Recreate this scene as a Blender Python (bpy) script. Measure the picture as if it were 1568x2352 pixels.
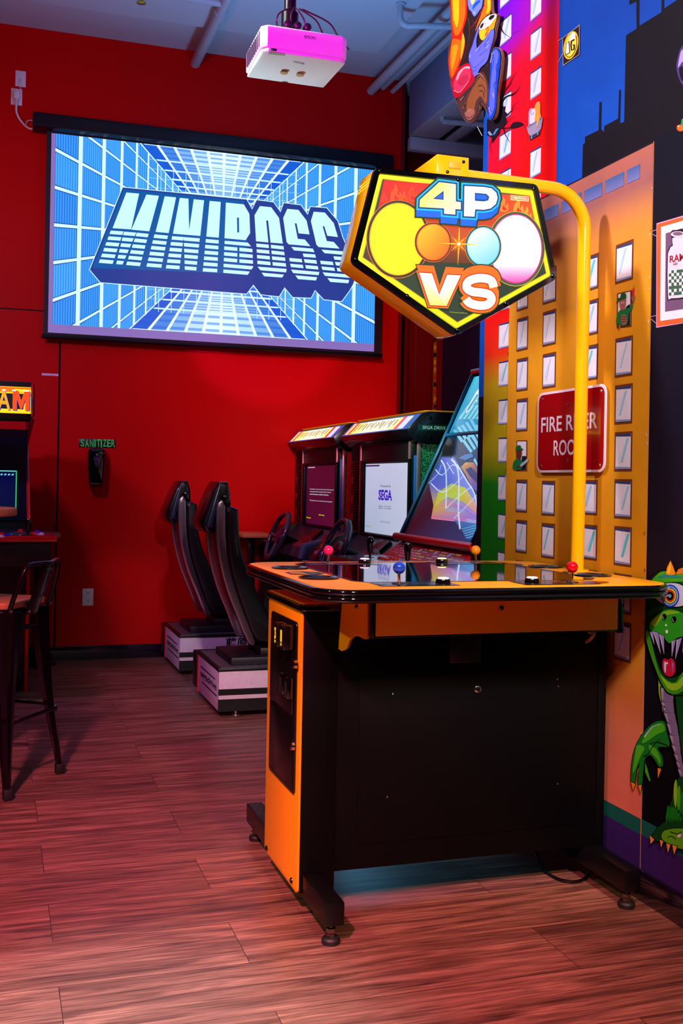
import bpy, bmesh, math, random
from math import pi, sin, cos, tan, radians
from mathutils import Vector, Matrix

sc = bpy.context.scene
for o in list(bpy.data.objects):
    bpy.data.objects.remove(o)
COL = sc.collection

# ---------------------------------------------------------------- camera
FPX, CY, YAW, ROLL, CAMZ = 2444.5, 1109.6, .3157, .0185, 1.30
cam = bpy.data.cameras.new('camera')
cam.sensor_fit = 'AUTO'; cam.sensor_width = 36
cam.lens = FPX / 2352 * 36
cam.shift_y = (CY - 1176) / 2352
cam.clip_start = .05
camo = bpy.data.objects.new('camera', cam); COL.objects.link(camo)
CR = Matrix.Rotation(-YAW, 3, 'Z') @ Matrix.Rotation(pi / 2, 3, 'X') @ Matrix.Rotation(ROLL, 3, 'Z')
camo.matrix_world = Matrix.Translation((0, 0, CAMZ)) @ CR.to_4x4()
sc.camera = camo

# ---------------------------------------------------------------- world, exposure
w = bpy.data.worlds.new('world'); sc.world = w; w.use_nodes = True
w.node_tree.nodes['Background'].inputs[0].default_value = (.35, .3, .6, 1)
w.node_tree.nodes['Background'].inputs[1].default_value = .02
sc.view_settings.view_transform = 'Standard'
sc.view_settings.look = 'None'
sc.view_settings.exposure = 0
sc.view_settings.gamma = 1
sc.view_settings.use_curve_mapping = False

# ---------------------------------------------------------------- coloured stage lamps of the room, plus added fill spots
def aim(o, loc, to):
    o.location = loc
    o.rotation_euler = (Vector(to) - Vector(loc)).to_track_quat('-Z', 'Y').to_euler()
def area(name, loc, to, size, power, col):
    d = bpy.data.lights.new(name, 'AREA'); d.energy = power; d.color = col; d.shape = 'DISK'; d.size = size
    o = bpy.data.objects.new(name, d); COL.objects.link(o); aim(o, loc, to); return o
def spot(name, loc, to, power, col, deg, blend=.6, r=.08):
    d = bpy.data.lights.new(name, 'SPOT'); d.energy = power; d.color = col
    d.spot_size = radians(deg); d.spot_blend = blend; d.shadow_soft_size = r
    o = bpy.data.objects.new(name, d); COL.objects.link(o); aim(o, loc, to); return o
#LIGHTS
spot('mural_lamp', (.9, .3, 3.1), (1.97, 3.0, 1.65), 640, (1, .88, .86), 50, .7, .12)
spot('upper_mural_lamp', (-.9, 3.62, 4.15), (1.97, 3.2, 3.2), 570, (1, .88, .95), 64, .6, .12)
spot('pink_lamp', (-1.3, -.4, 4.1), (-.5, 2.5, 0), 3300, (1, .22, .36), 58, 1, .15)
spot('cool_floor_fill', (-.2, .2, 4.0), (.3, 2.3, 0), 2100, (.5, .92, 1), 20, 1, .1)  # added spot standing in for the screen's reflection on the floor
spot('amber_lamp', (.9, -.9, 3.8), (1.5, 2.25, 0), 560, (1, .52, .28), 38, .8, .1)
spot('column_fill', (-1.6, 2.4, 2.9), (.9, 3.2, .45), 120, (1, .95, .3), 22, .7, .06)  # added spot to brighten the table's yellow column face
spot('sign_fill', (-1.5, 1.7, 1.0), (1.2, 3.1, 1.95), 110, (1, .62, .3), 20, .8, .06)  # added low spot standing in for floor bounce on the sign housing
spot('blue_lamp', (1.9, 5.6, 2.9), (1.7, 6.3, 4.6), 125, (.13, .44, 1), 150, 1, .2)
spot('red_wall_lamp', (.9, 3.8, 3.6), (2.7, 7.8, 2.0), 330, (1, .1, .12), 52, 1, .2)
spot('upper_red_wall_lamp', (-.2, 5.2, 3.0), (.9, 7.83, 4.1), 50, (1, .2, .3), 110, 1, .2)
spot('violet_lamp', (-.8, 5.0, 4.0), (.9, 7.0, .2), 160, (.8, .25, 1), 70, .9, .2)
spot('lavender_fill', (-1.2, 4.2, 3.0), (.5, 7.8, 1.9), 170, (.75, .55, 1), 70, 1, .15)  # added front fill for the left part of the red wall
spot('magenta_lamp', (.1, -.3, 3.2), (.98, 3.6, 2.85), 750, (1, .005, .85), 9, .35, .05)
spot('mesh_side_fill', (.9, 4.9, 2.4), (2.4, 5.4, 1.3), 260, (.3, 1, .7), 26, .9, .1)  # added spot to brighten the racing cabinet's mesh side
spot('projector_fill', (.5, 5.2, 1.7), (.98, 3.64, 2.76), 170, (.6, .95, 1), 16, .6, .1)  # added spot from below for the projector's underside
spot('under_table_fill', (1.5, 5.25, .7), (1.45, 3.2, .0), 60, (.15, .6, 1), 22, .8, .05)  # added unseen spot near the floor, in place of screen glow under the table
#ENDLIGHTS

# ---------------------------------------------------------------- measuring: a ray through a picture point meets a real plane
def ray(u, v):
    return CR @ Vector(((u - 784) / FPX, -(v - CY) / FPX, -1.0))
def pix(u, v, ax, val):
    d = ray(u, v); i = 'xyz'.index(ax); c = Vector((0, 0, CAMZ))
    return c + d * ((val - c[i]) / d[i])
def lin(c):
    if isinstance(c, str):
        c = c.lstrip('#'); c = [int(c[i:i + 2], 16) for i in (0, 2, 4)]
    out = [((x / 255) / 12.92 if x / 255 <= .04045 else ((x / 255 + .055) / 1.055) ** 2.4) for x in c[:3]]
    return (*out, 1.0)

# ---------------------------------------------------------------- materials (all procedural)
MATS = {}
def mat(name, col, rough=.5, metal=0, emit=0, spec=.5, var=.12, bump=0, scale=40, coat=0, trans=0):
    if name in MATS: return MATS[name]
    m = bpy.data.materials.new(name); m.use_nodes = True; MATS[name] = m
    nt = m.node_tree; b = nt.nodes['Principled BSDF']; c = lin(col)
    b.inputs['Roughness'].default_value = rough; b.inputs['Metallic'].default_value = metal
    b.inputs['Specular IOR Level'].default_value = spec
    b.inputs['Coat Weight'].default_value = coat; b.inputs['Coat Roughness'].default_value = .05
    b.inputs['Transmission Weight'].default_value = trans
    b.inputs['Base Color'].default_value = c
    if emit:
        b.inputs['Emission Color'].default_value = c; b.inputs['Emission Strength'].default_value = emit
    if var:
        tc = nt.nodes.new('ShaderNodeTexCoord'); n = nt.nodes.new('ShaderNodeTexNoise')
        n.inputs['Scale'].default_value = scale; n.inputs['Detail'].default_value = 4
        nt.links.new(tc.outputs['Object'], n.inputs['Vector'])
        mx = nt.nodes.new('ShaderNodeMix'); mx.data_type = 'RGBA'
        mx.inputs[6].default_value = tuple(x * (1 - var) for x in c[:3]) + (1,)
        mx.inputs[7].default_value = tuple(min(1, x * (1 + var)) for x in c[:3]) + (1,)
        nt.links.new(n.outputs['Fac'], mx.inputs[0]); nt.links.new(mx.outputs[2], b.inputs['Base Color'])
        if bump:
            bp = nt.nodes.new('ShaderNodeBump'); bp.inputs['Strength'].default_value = bump; bp.inputs['Distance'].default_value = .002
            nt.links.new(n.outputs['Fac'], bp.inputs['Height']); nt.links.new(bp.outputs['Normal'], b.inputs['Normal'])
    return m
def attr_mat(name, emit=0, rough=.5, coat=0):
    m = bpy.data.materials.new(name); m.use_nodes = True; MATS[name] = m
    nt = m.node_tree; b = nt.nodes['Principled BSDF']; a = nt.nodes.new('ShaderNodeAttribute'); a.attribute_name = 'Col'
    b.inputs['Roughness'].default_value = rough; b.inputs['Coat Weight'].default_value = coat
    if name == 'mural_paint': b.inputs['Specular IOR Level'].default_value = .12
    if emit:
        b.inputs['Base Color'].default_value = (.01, .01, .01, 1)
        nt.links.new(a.outputs['Color'], b.inputs['Emission Color']); b.inputs['Emission Strength'].default_value = emit
    else:
        tc = nt.nodes.new('ShaderNodeTexCoord'); n = nt.nodes.new('ShaderNodeTexNoise'); n.inputs['Scale'].default_value = 9
        n.inputs['Detail'].default_value = 8
        r = nt.nodes.new('ShaderNodeMapRange'); r.inputs['To Min'].default_value = .82; r.inputs['To Max'].default_value = 1.12
        mx = nt.nodes.new('ShaderNodeVectorMath'); mx.operation = 'SCALE'
        nt.links.new(tc.outputs['Object'], n.inputs['Vector']); nt.links.new(n.outputs['Fac'], r.inputs['Value'])
        nt.links.new(a.outputs['Color'], mx.inputs[0]); nt.links.new(r.outputs['Result'], mx.inputs['Scale'])
        nt.links.new(mx.outputs[0], b.inputs['Base Color'])
    return m
PAINT = attr_mat('mural_paint', 0, .65)
PRINT = attr_mat('printed_vinyl', 0, .25, .4)
GLOW = attr_mat('lit_picture', 1.15, .3)
SIGNGLOW = attr_mat('lit_sign_film', 1.25, .3)
DIMGLOW = attr_mat('screen_picture', .85, .1)

# ---------------------------------------------------------------- mesh builder
ORG = {}
def setp(o, label=None, cat=None, group=None, kind=None):
    if label: o['label'] = label
    if cat: o['category'] = cat
    if group: o['group'] = group
    if kind: o['kind'] = kind
    return o
def thing(name, label, cat, loc, group=None):
    o = bpy.data.objects.new(name, None); COL.objects.link(o); o.empty_display_size = .1
    o.location = loc; ORG[o.name] = Vector(loc)
    return setp(o, label, cat, group)
class MB:
    def __init__(s):
        s.V = []; s.F = []; s.I = []; s.C = []; s.T = None; s.mi = 0
    def add(s, vs, fs, cols=None):
        k = len(s.V)
        for v in vs:
            v = Vector(v)
            s.V.append(s.T @ v if s.T else v)
        for j, f in enumerate(fs):
            s.F.append([i + k for i in f]); s.I.append(s.mi)
            s.C.append(cols[j] if cols else None)
        return s
    def frombm(s, bm):
        bm.verts.ensure_lookup_table(); bm.verts.index_update()
        s.add([v.co.copy() for v in bm.verts], [[v.index for v in f.verts] for f in bm.faces]); bm.free(); return s
    def box(s, x0, x1, y0, y1, z0, z1, b=0, seg=2):
        bm = bmesh.new(); bmesh.ops.create_cube(bm, size=1)
        for v in bm.verts:
            v.co = Vector(((x0 + x1) / 2 + v.co.x * (x1 - x0), (y0 + y1) / 2 + v.co.y * (y1 - y0), (z0 + z1) / 2 + v.co.z * (z1 - z0)))
        if b: bmesh.ops.bevel(bm, geom=bm.edges[:], offset=b, segments=seg, profile=.5, affect='EDGES')
        return s.frombm(bm)
    def prism(s, pts, ax, a0, a1, b=0, seg=2):
        # pts are 2D in the plane across ax ('x': (y,z), 'y': (x,z), 'z': (x,y))
        def P(p, a): return {'x': (a, p[0], p[1]), 'y': (p[0], a, p[1]), 'z': (p[0], p[1], a)}[ax]
        bm = bmesh.new(); A = [bm.verts.new(P(p, a0)) for p in pts]; B = [bm.verts.new(P(p, a1)) for p in pts]
        n = len(pts); bm.faces.new(A[::-1]); bm.faces.new(B)
        for i in range(n): bm.faces.new((A[i], A[(i + 1) % n], B[(i + 1) % n], B[i]))
        bmesh.ops.recalc_face_normals(bm, faces=bm.faces[:])
        if b:
            e = [e for e in bm.edges if not ((e.verts[0] in A) != (e.verts[1] in A))]
            bmesh.ops.bevel(bm, geom=e, offset=b, segments=seg, profile=.5, affect='EDGES')
        bmesh.ops.triangulate(bm, faces=[f for f in bm.faces if len(f.verts) > 4])
        return s.frombm(bm)
    def tube(s, path, r, n=12, closed=False, caps=True, flat=1.0):
        P = [Vector(p) for p in path]; m = len(P); R = r if isinstance(r, (list, tuple)) else [r] * m
        vs = []; fs = []; up = None
        for i in range(m):
            if closed: t = P[(i + 1) % m] - P[i - 1]
            else: t = P[min(i + 1, m - 1)] - P[max(i - 1, 0)]
            t.normalize()
            if up is None:
                up = Vector((0, 0, 1)) if abs(t.z) < .9 else Vector((0, 1, 0))
            up = (up - t * up.dot(t)).normalized(); sd = t.cross(up)
            for k in range(n):
                a = 2 * pi * k / n; vs.append(P[i] + (sd * cos(a) + up * sin(a) * flat) * R[i])
        for i in range(m if closed else m - 1):
            j = (i + 1) % m
            for k in range(n): fs.append([i * n + k, i * n + (k + 1) % n, j * n + (k + 1) % n, j * n + k])
        if caps and not closed:
            fs.append(list(range(n))[::-1]); fs.append([(m - 1) * n + k for k in range(n)])
        return s.add(vs, fs)
    def lathe(s, prof, c, axis=(0, 0, 1), n=24):
        q = Vector((0, 0, 1)).rotation_difference(Vector(axis)); c = Vector(c); vs = []; fs = []
        for r, z in prof:
            for k in range(n):
                a = 2 * pi * k / n; vs.append(c + q @ Vector((r * cos(a), r * sin(a), z)))
        for i in range(len(prof) - 1):
            for k in range(n): fs.append([i * n + k, i * n + (k + 1) % n, (i + 1) * n + (k + 1) % n, (i + 1) * n + k])
        fs.append(list(range(n))[::-1]); fs.append([(len(prof) - 1) * n + k for k in range(n)])
        return s.add(vs, fs)
    def ball(s, c, r, n=20):
        return s.lathe([(r * sin(pi * i / 14) + 1e-5, -r * cos(pi * i / 14)) for i in range(15)], c, (0, 0, 1), n)
    def build(s, name, m, parent=None, smooth=True, ang=38):
        if parent is None:
            xs = [v.x for v in s.V]; ys = [v.y for v in s.V]; zs = [v.z for v in s.V]
            org = Vector(((min(xs) + max(xs)) / 2, (min(ys) + max(ys)) / 2, min(zs)))
        else: org = ORG[parent.name]
        me = bpy.data.meshes.new(name); me.from_pydata([v - org for v in s.V], [], s.F); me.update()
        for mm in (m if isinstance(m, (list, tuple)) else [m]): me.materials.append(mm)
        for p, i in zip(me.polygons, s.I): p.material_index = i; p.use_smooth = smooth
        if smooth: me.set_sharp_from_angle(angle=radians(ang))
        if any(c is not None for c in s.C):
            at = me.color_attributes.new('Col', 'FLOAT_COLOR', 'CORNER')
            for p, c in zip(me.polygons, s.C):
                for j, li in enumerate(p.loop_indices):
                    at.data[li].color = c[j] if isinstance(c[0], (tuple, list)) else c
        o = bpy.data.objects.new(name, me); COL.objects.link(o)
        if parent is None: o.location = org
        else: o.parent = parent
        ORG[o.name] = org
        return o
def copytree(o, parent=None, off=(0, 0, 0)):
    c = o.copy(); COL.objects.link(c); c.parent = parent
    if parent is None: c.location = Vector(o.location) + Vector(off)
    for ch in [x for x in bpy.data.objects if x.parent == o]: copytree(ch, c)
    return c
def clip(poly, f):          # keep the side where f(p) >= 0 (f linear)
    out = []
    for i in range(len(poly)):
        a, b = poly[i - 1], poly[i]; fa, fb = f(a), f(b)
        if (fa >= 0) != (fb >= 0):
            t = fa / (fa - fb); out.append((a[0] + (b[0] - a[0]) * t, a[1] + (b[1] - a[1]) * t))
        if fb >= 0: out.append(b)
    return out
def smooth2(pts, k=4, closed=True):
    n = len(pts); out = []
    for i in range(n if closed else n - 1):
        g = lambda j: pts[j % n] if closed else pts[max(0, min(n - 1, j))]
        p0, p1, p2, p3 = g(i - 1), g(i), g(i + 1), g(i + 2)
        for a in range(k):
            t = a / k
            out.append(tuple(.5 * (2 * p1[d] + (p2[d] - p0[d]) * t + (2 * p0[d] - 5 * p1[d] + 4 * p2[d] - p3[d]) * t * t
                                   + (3 * p1[d] - p0[d] - 3 * p2[d] + p3[d]) * t ** 3) for d in range(len(p1))))
    if not closed: out.append(tuple(pts[-1]))
    return out
def ell(cx, cy, rx, ry=None, n=36, a0=0, a1=2 * pi):
    ry = ry or rx
    full = abs(a1 - a0 - 2 * pi) < 1e-6
    m = n if full else n - 1
    return [(cx + rx * cos(a0 + (a1 - a0) * i / m), cy + ry * sin(a0 + (a1 - a0) * i / m)) for i in range(n)]
def grow(pts, d):
    n = len(pts); A = sum(pts[i - 1][0] * pts[i][1] - pts[i][0] * pts[i - 1][1] for i in range(n)); sg = 1 if A > 0 else -1; out = []
    for i in range(n):
        a, b, c = pts[i - 1], pts[i], pts[(i + 1) % n]
        e1 = Vector((b[0] - a[0], b[1] - a[1])); e2 = Vector((c[0] - b[0], c[1] - b[1]))
        if e1.length < 1e-9 or e2.length < 1e-9: out.append(b); continue
        e1.normalize(); e2.normalize(); n1 = Vector((e1.y, -e1.x)) * sg; n2 = Vector((e2.y, -e2.x)) * sg
        q = n1 + n2
        if q.length < .3: q = n1
        else: q = q.normalized() * min(1.6, 1 / max(.3, q.normalized().dot(n1)))
        out.append((b[0] + q.x * d, b[1] + q.y * d))
    return out
_tx = {}
def text_mesh(body, bold=0, shear=0):
    k = (body, bold, shear)
    if k not in _tx:
        c = bpy.data.curves.new('t', 'FONT'); c.body = body; c.offset = bold; c.shear = shear; c.resolution_u = 3
        c.align_x = 'LEFT'
        o = bpy.data.objects.new('t', c); me = bpy.data.meshes.new_from_object(o)
        vs = [(v.co.x, v.co.y) for v in me.vertices]; fs = [list(p.vertices) for p in me.polygons]
        bpy.data.objects.remove(o); bpy.data.meshes.remove(me); bpy.data.curves.remove(c)
        _tx[k] = (vs, fs)
    return _tx[k]
class Art(MB):
    """flat painted or printed shapes, laid out with measured points on a real plane"""
    def __init__(s, fn, nrm, eps=.0006):
        MB.__init__(s); s.fn = fn; s.n = Vector(nrm).normalized(); s.eps = eps; s.x0 = s.y0 = 0; s.sc = 1
    def crop(s, x0, y0, scale): s.x0, s.y0, s.sc = x0, y0, scale; return s
    def m(s, p, L):
        return Vector(s.fn(s.x0 + p[0] / s.sc, s.y0 + p[1] / s.sc)) + s.n * (s.eps * L)
    def poly(s, pts, col, L=1, sm=0):
        if sm: pts = smooth2(pts, sm)
        if len(pts) < 3: return s
        P = [s.m(p, L) for p in pts]
        nn = sum(((P[i] - P[0]).cross(P[i + 1] - P[0]) for i in range(1, len(P) - 1)), Vector())
        flip = nn.dot(s.n) < 0
        if flip: P = P[::-1]
        if isinstance(col, list):
            c = [lin(x) for x in col]; c = c[::-1] if flip else c
        else: c = lin(col)
        if len(P) <= 4: return s.add(P, [list(range(len(P)))], [c])
        from mathutils.geometry import tessellate_polygon
        tr = [list(t) for t in tessellate_polygon([P])]
        fs = []
        for t in tr:
            if (P[t[1]] - P[t[0]]).cross(P[t[2]] - P[t[0]]).dot(s.n) < 0: t = t[::-1]
            fs.append(t)
        return s.add(P, fs, [([c[i] for i in t] if isinstance(col, list) else c) for t in fs])
    def line(s, pts, wd, col, L=1, closed=False, sm=0):
        if sm: pts = smooth2(pts, sm, closed)
        n = len(pts); W = wd if isinstance(wd, (list, tuple)) else None
        Lf = []; Rt = []
        for i in range(n):
            a = pts[i - 1] if (i or closed) else pts[0]; b = pts[(i + 1) % n] if (i < n - 1 or closed) else pts[-1]
            t = Vector((b[0] - a[0], b[1] - a[1]))
            if t.length < 1e-9: t = Vector((1, 0))
            t.normalize(); q = Vector((-t.y, t.x))
            h = (W[0] + (W[1] - W[0]) * i / max(1, n - 1) if W else wd) / 2
            Lf.append((pts[i][0] + q.x * h, pts[i][1] + q.y * h)); Rt.append((pts[i][0] - q.x * h, pts[i][1] - q.y * h))
        for i in range(n if closed else n - 1):
            j = (i + 1) % n
            s.poly([Lf[i], Lf[j], Rt[j], Rt[i]], col, L)
        return s
    def text(s, body, quad, col, L=1, bold=0, shear=0):
        vs, fs = text_mesh(body, bold, shear)
        x0 = min(v[0] for v in vs); x1 = max(v[0] for v in vs); y0 = min(v[1] for v in vs); y1 = max(v[1] for v in vs)
        tl, tr, br, bl = quad; P = []
        for x, y in vs:
            a = (x - x0) / (x1 - x0); b = (y1 - y) / (y1 - y0)
            P.append(s.m(tuple((tl[d] * (1 - a) + tr[d] * a) * (1 - b) + (bl[d] * (1 - a) + br[d] * a) * b for d in (0, 1)), L))
        return s.add(P, fs, [lin(col)] * len(fs))
    def wrect(s, ax, u0, u1, z0, z1, col, L=1):      # rectangle in wall metres; ax: plane value setter
        pass
def planeart(ax, val, sign, eps=.0006):
    n = {'x': (sign, 0, 0), 'y': (0, sign, 0), 'z': (0, 0, sign)}[ax]
    return Art(lambda u, v: pix(u, v, ax, val), n, eps)
def metreart(fn, nrm, eps=.0006): return Art(fn, nrm, eps)

# shared materials
BLK = mat('black_laminate', (4, 4, 5), .5, spec=.12)
BLKG = mat('black_gloss_trim', (7, 7, 9), .08, coat=.6, var=0)
BLKM = mat('black_metal', (10, 10, 12), .3, metal=.3, bump=.15, scale=300)
YEL = mat('yellow_laminate', (246, 160, 12), .38, bump=.25, scale=700, var=.05)
YELG = mat('yellow_gloss_paint', (255, 178, 8), .16, coat=.5, var=.04)
CHR = mat('chrome', (210, 210, 215), .12, metal=1, var=0)
WHT = mat('white_plastic', (225, 222, 228), .35, var=.05)
WOOD = mat('table_wood', (190, 120, 70), .45, var=.25, scale=12)
REDP = mat('red_edge_plastic', (215, 8, 12), .3, coat=.3, var=.05)
DK = mat('dark_plastic', (16, 16, 20), .35, var=.1)
GREY = mat('grey_plastic', (70, 74, 84), .4)
NAVY = mat('navy_blue_plastic', (18, 40, 110), .35)
RUB = mat('rubber', (12, 12, 13), .6)
# ================================================================ THE ROOM
YW, XM, ZC = 7.83, 1.975, 4.47
def floor_mat():
    m = bpy.data.materials.new('vinyl_plank_floor'); m.use_nodes = True; nt = m.node_tree; b = nt.nodes['Principled BSDF']; N = nt.nodes.new; L = nt.links.new
    tc = N('ShaderNodeTexCoord'); mp = N('ShaderNodeMapping'); mp.inputs['Location'].default_value = (.42, -2.815 + .274 * 20, 0)
    L(tc.outputs['Object'], mp.inputs[0])
    br = N('ShaderNodeTexBrick'); L(mp.outputs[0], br.inputs['Vector'])
    br.inputs['Scale'].default_value = 1; br.inputs['Row Height'].default_value = .274; br.inputs['Brick Width'].default_value = 1.35
    br.offset = .37; br.offset_frequency = 2; br.squash = 1
    br.inputs['Mortar Size'].default_value = .0012; br.inputs['Mortar Smooth'].default_value = .1; br.inputs['Bias'].default_value = 0
    br.inputs['Color1'].default_value = (.8, .8, .8, 1); br.inputs['Color2'].default_value = (1.12, 1.12, 1.12, 1); br.inputs['Mortar'].default_value = (.22, .22, .22, 1)
    st = N('ShaderNodeMapping'); st.inputs['Scale'].default_value = (1.3, 17, 1); L(tc.outputs['Object'], st.inputs[0])
    add = N('ShaderNodeVectorMath'); L(st.outputs[0], add.inputs[0])
    sep = N('ShaderNodeMath'); sep.operation = 'MULTIPLY'; L(br.outputs['Color'], sep.inputs[0]); sep.inputs[1].default_value = 37
    L(sep.outputs[0], add.inputs[1])
    n1 = N('ShaderNodeTexNoise'); n1.inputs['Scale'].default_value = 1.6; n1.inputs['Detail'].default_value = 9; n1.inputs['Roughness'].default_value = .62; n1.inputs['Distortion'].default_value = .9
    L(add.outputs[0], n1.inputs['Vector'])
    st2 = N('ShaderNodeMapping'); st2.inputs['Scale'].default_value = (6, 130, 1); L(tc.outputs['Object'], st2.inputs[0])
    n2 = N('ShaderNodeTexNoise'); n2.inputs['Scale'].default_value = 1; n2.inputs['Detail'].default_value = 5; L(st2.outputs[0], n2.inputs['Vector'])
    rp = N('ShaderNodeValToRGB'); L(n1.outputs['Fac'], rp.inputs[0]); e = rp.color_ramp.elements
    e[0].position = .26; e[0].color = lin((52, 33, 27)); e[1].position = .74; e[1].color = lin((176, 130, 106))
    x = e.new(.45); x.color = lin((112, 76, 62)); x = e.new(.58); x.color = lin((144, 102, 84))
    mr = N('ShaderNodeMapRange'); mr.inputs['From Min'].default_value = .3; mr.inputs['From Max'].default_value = .7; mr.inputs['To Min'].default_value = .5; mr.inputs['To Max'].default_value = 1.25
    L(n2.outputs['Fac'], mr.inputs[0])
    m1 = N('ShaderNodeMix'); m1.data_type = 'RGBA'; m1.blend_type = 'MULTIPLY'; m1.inputs[0].default_value = 1; L(rp.outputs[0], m1.inputs[6]); L(br.outputs['Color'], m1.inputs[7])
    m2 = N('ShaderNodeVectorMath'); m2.operation = 'SCALE'; L(m1.outputs[2], m2.inputs[0]); L(mr.outputs[0], m2.inputs['Scale'])
    L(m2.outputs[0], b.inputs['Base Color'])
    rr = N('ShaderNodeMapRange'); rr.inputs['To Min'].default_value = .26; rr.inputs['To Max'].default_value = .5; L(n2.outputs['Fac'], rr.inputs[0]); L(rr.outputs[0], b.inputs['Roughness'])
    bp = N('ShaderNodeBump'); bp.inputs['Strength'].default_value = .35; bp.inputs['Distance'].default_value = .0015
    ad = N('ShaderNodeMath'); ad.operation = 'ADD'; L(n2.outputs['Fac'], ad.inputs[0]); L(br.outputs['Fac'], ad.inputs[1]); ad2 = N('ShaderNodeMath'); ad2.operation = 'SUBTRACT'
    ad2.inputs[0].default_value = 1; L(ad.outputs[0], ad2.inputs[1]); L(n2.outputs['Fac'], bp.inputs['Height']); L(bp.outputs[0], b.inputs['Normal'])
    return m
FLOOR = floor_mat()
REDW = mat('red_wall_paint', (196, 0, 3), .5, spec=.1, var=.06, bump=.1, scale=3)
MAROON = mat('maroon_panel_paint', (120, 4, 10), .3, var=.06)
CEIL = mat('ceiling_paint', (176, 180, 190), .8, var=.06, bump=.15, scale=60)
NAVW = mat('navy_wall_paint', (16, 18, 60), .6, var=.1, scale=5)
BLKW = mat('black_wall_paint', (8, 6, 12), .6)
DARKW = mat('dark_mural_paint', (24, 16, 38), .6, var=.3, scale=90)
PIPE = mat('painted_steel', (165, 170, 182), .5, var=.08)
BASEM = mat('black_baseboard', (22, 14, 30), .15, coat=.6, var=.1)
def struct(o): o['kind'] = 'structure'; return o

struct(MB().box(-5, 4.5, -3, 9, -.06, 0).build('floor', FLOOR, smooth=False))
struct(MB().box(-5, 4.5, -3, 9, ZC, ZC + .1).build('ceiling', CEIL, smooth=False))
tray = MB().box(-5, 2.58, -3, 7.27, ZC - .055, ZC - .001).build('trim_1', CEIL, smooth=False); struct(tray)
wb = struct(MB().box(-5, 3.0, YW, YW + .12, 0, ZC).build('wall_back', REDW, smooth=False))
# panel joints of the red wall
sm = MB()
a = pix(132, 1100, 'y', YW)
sm.box(a.x - .006, a.x + .006, YW - .003, YW, .1, 2.27)
b = pix(50, 711, 'y', YW)
sm.box(-3, .33, YW - .003, YW, b.z - .004, b.z + .004)
sm.box(.325, .335, YW - .003, YW, b.z, pix(110, 300, 'y', YW).z)
sm.build('panel_joint', BLK, wb, smooth=False)
# label strip and marks on the wall
t = planeart('y', YW - .002, -1).poly([(96, 857), (134, 859), (134, 864), (96, 862)], (235, 215, 235)).text('ATT-1  STRAND', [(107, 860), (126, 861), (126, 862.5), (107, 861.5)], (60, 50, 70), 2)
setp(t.build('label_strip', PAINT, smooth=False), 'thin white label strip stuck on the red wall beside the panel joint', 'label')
struct(MB().box(-5, 3.0, YW - .014, YW, 0, .1, .003).build('baseboard_back', BASEM))
# the recess right of the red wall
rc = struct(MB().box(3.0, 3.5, 8.1, 8.2, 0, ZC).build('wall_recess', MAROON, smooth=False))
m = MB()
for x0, x1, d in ((3.0, 3.085, .05), (3.15, 3.19, .03), (3.25, 3.40, .02)): m.box(x0 + .002, x1, 8.1 - d, 8.1, .002, 3.95, .006)
m.build('recess_moulding', MAROON, rc)
m = MB(); m.box(3.001, 3.03, YW, 8.1, 0, ZC).build('recess_return', MAROON, rc, smooth=False)
A = planeart('y', 8.095, -1)
A.poly([(996, 770), (1002.5, 770), (1000, 965), (993, 965)], (170, 150, 20), 1)
for i in range(11):
    y = 775 + i * 17; A.poly([(996, y), (1002, y + 3), (1001, y + 10), (995, y + 12)], random.Random(i).choice([(30, 30, 20), (235, 215, 30), (200, 60, 20), (60, 60, 40)]), 2)
A.build('graffiti_strip', PAINT, rc, smooth=False)
ws = struct(MB().box(3.5, 3.62, 4.0, 8.2, 0, 3.45).build('wall_side', NAVW, smooth=False))
struct(MB().box(4.3, 4.4, 2.0, 9, 0, ZC).build('wall_far', BLKW, smooth=False))
struct(MB().box(-5.1, -5, -3, 9, 0, ZC).build('wall_left', REDW, smooth=False))
# mural wall
wm = struct(MB().box(XM, XM + .12, -3, 4.17, 0, ZC).build('wall_mural', DARKW, smooth=False))
bm_ = MB(); bm_.box(XM - .016, XM, -3, 4.17, 0, pix(1473, 2000, 'x', XM - .016).z, .006); struct(bm_.build('baseboard_mural', BASEM))

# ---------------------------------------------------------------- mural: painted areas
WX = lambda u, v: pix(u, v, 'x', XM)
yz = lambda y, z: Vector((XM, y, z))
def wart(eps=.0006): return planeart('x', XM, -1, eps)
def marea(): return Art(lambda y, z: yz(y, z), (-1, 0, 0))
# y positions of the borders
yE = 4.168; yB = WX(1116, 640).y; yR = WX(1281, 220).y; yO = WX(1166, 900).y; yP = WX(1490, 900).y
ztop = ZC - .06
A = marea()          # blue sky
A.poly([(yE, ztop), (yE, WX(1104, 912).z), (yB, WX(1104, 912).z), (yB, ztop)], (12, 80, 190), 1)
yS = WX(1490, 300).y
A.poly([(yR, ztop), (yR, 2.0), (1.4, 2.0), (1.4, ztop)], [(10, 45, 130), (12, 78, 190), (12, 70, 175), (10, 48, 140)], 1)
A.build('painted_sky', PAINT, wm, smooth=False)
A = wart().crop(1000, 0, 2.761)      # skyline
A.poly([(930, 1180), (937, 918), (950, 905), (950, 868), (1036, 826), (1041, 650), (1055, 645), (1052, 818), (1070, 838), (1072, 800), (1160, 752), (1166, 573), (1178, 570), (1172, 783), (1198, 772), (1210, 225), (1277, 182), (1275, 8), (1230, 30), (1232, -10), (1294, -60), (1293, 165), (1434, 78), (1437, -60), (1452, -66), (1450, 55), (1580, -30), (2400, -520), (2400, 2000), (1362, 2000)], (15, 8, 20), 3)
A.build('painted_skyline', PAINT, wm, smooth=False)
A = marea()          # lower navy part beside the tower
zz = WX(1492, 325).z
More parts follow.
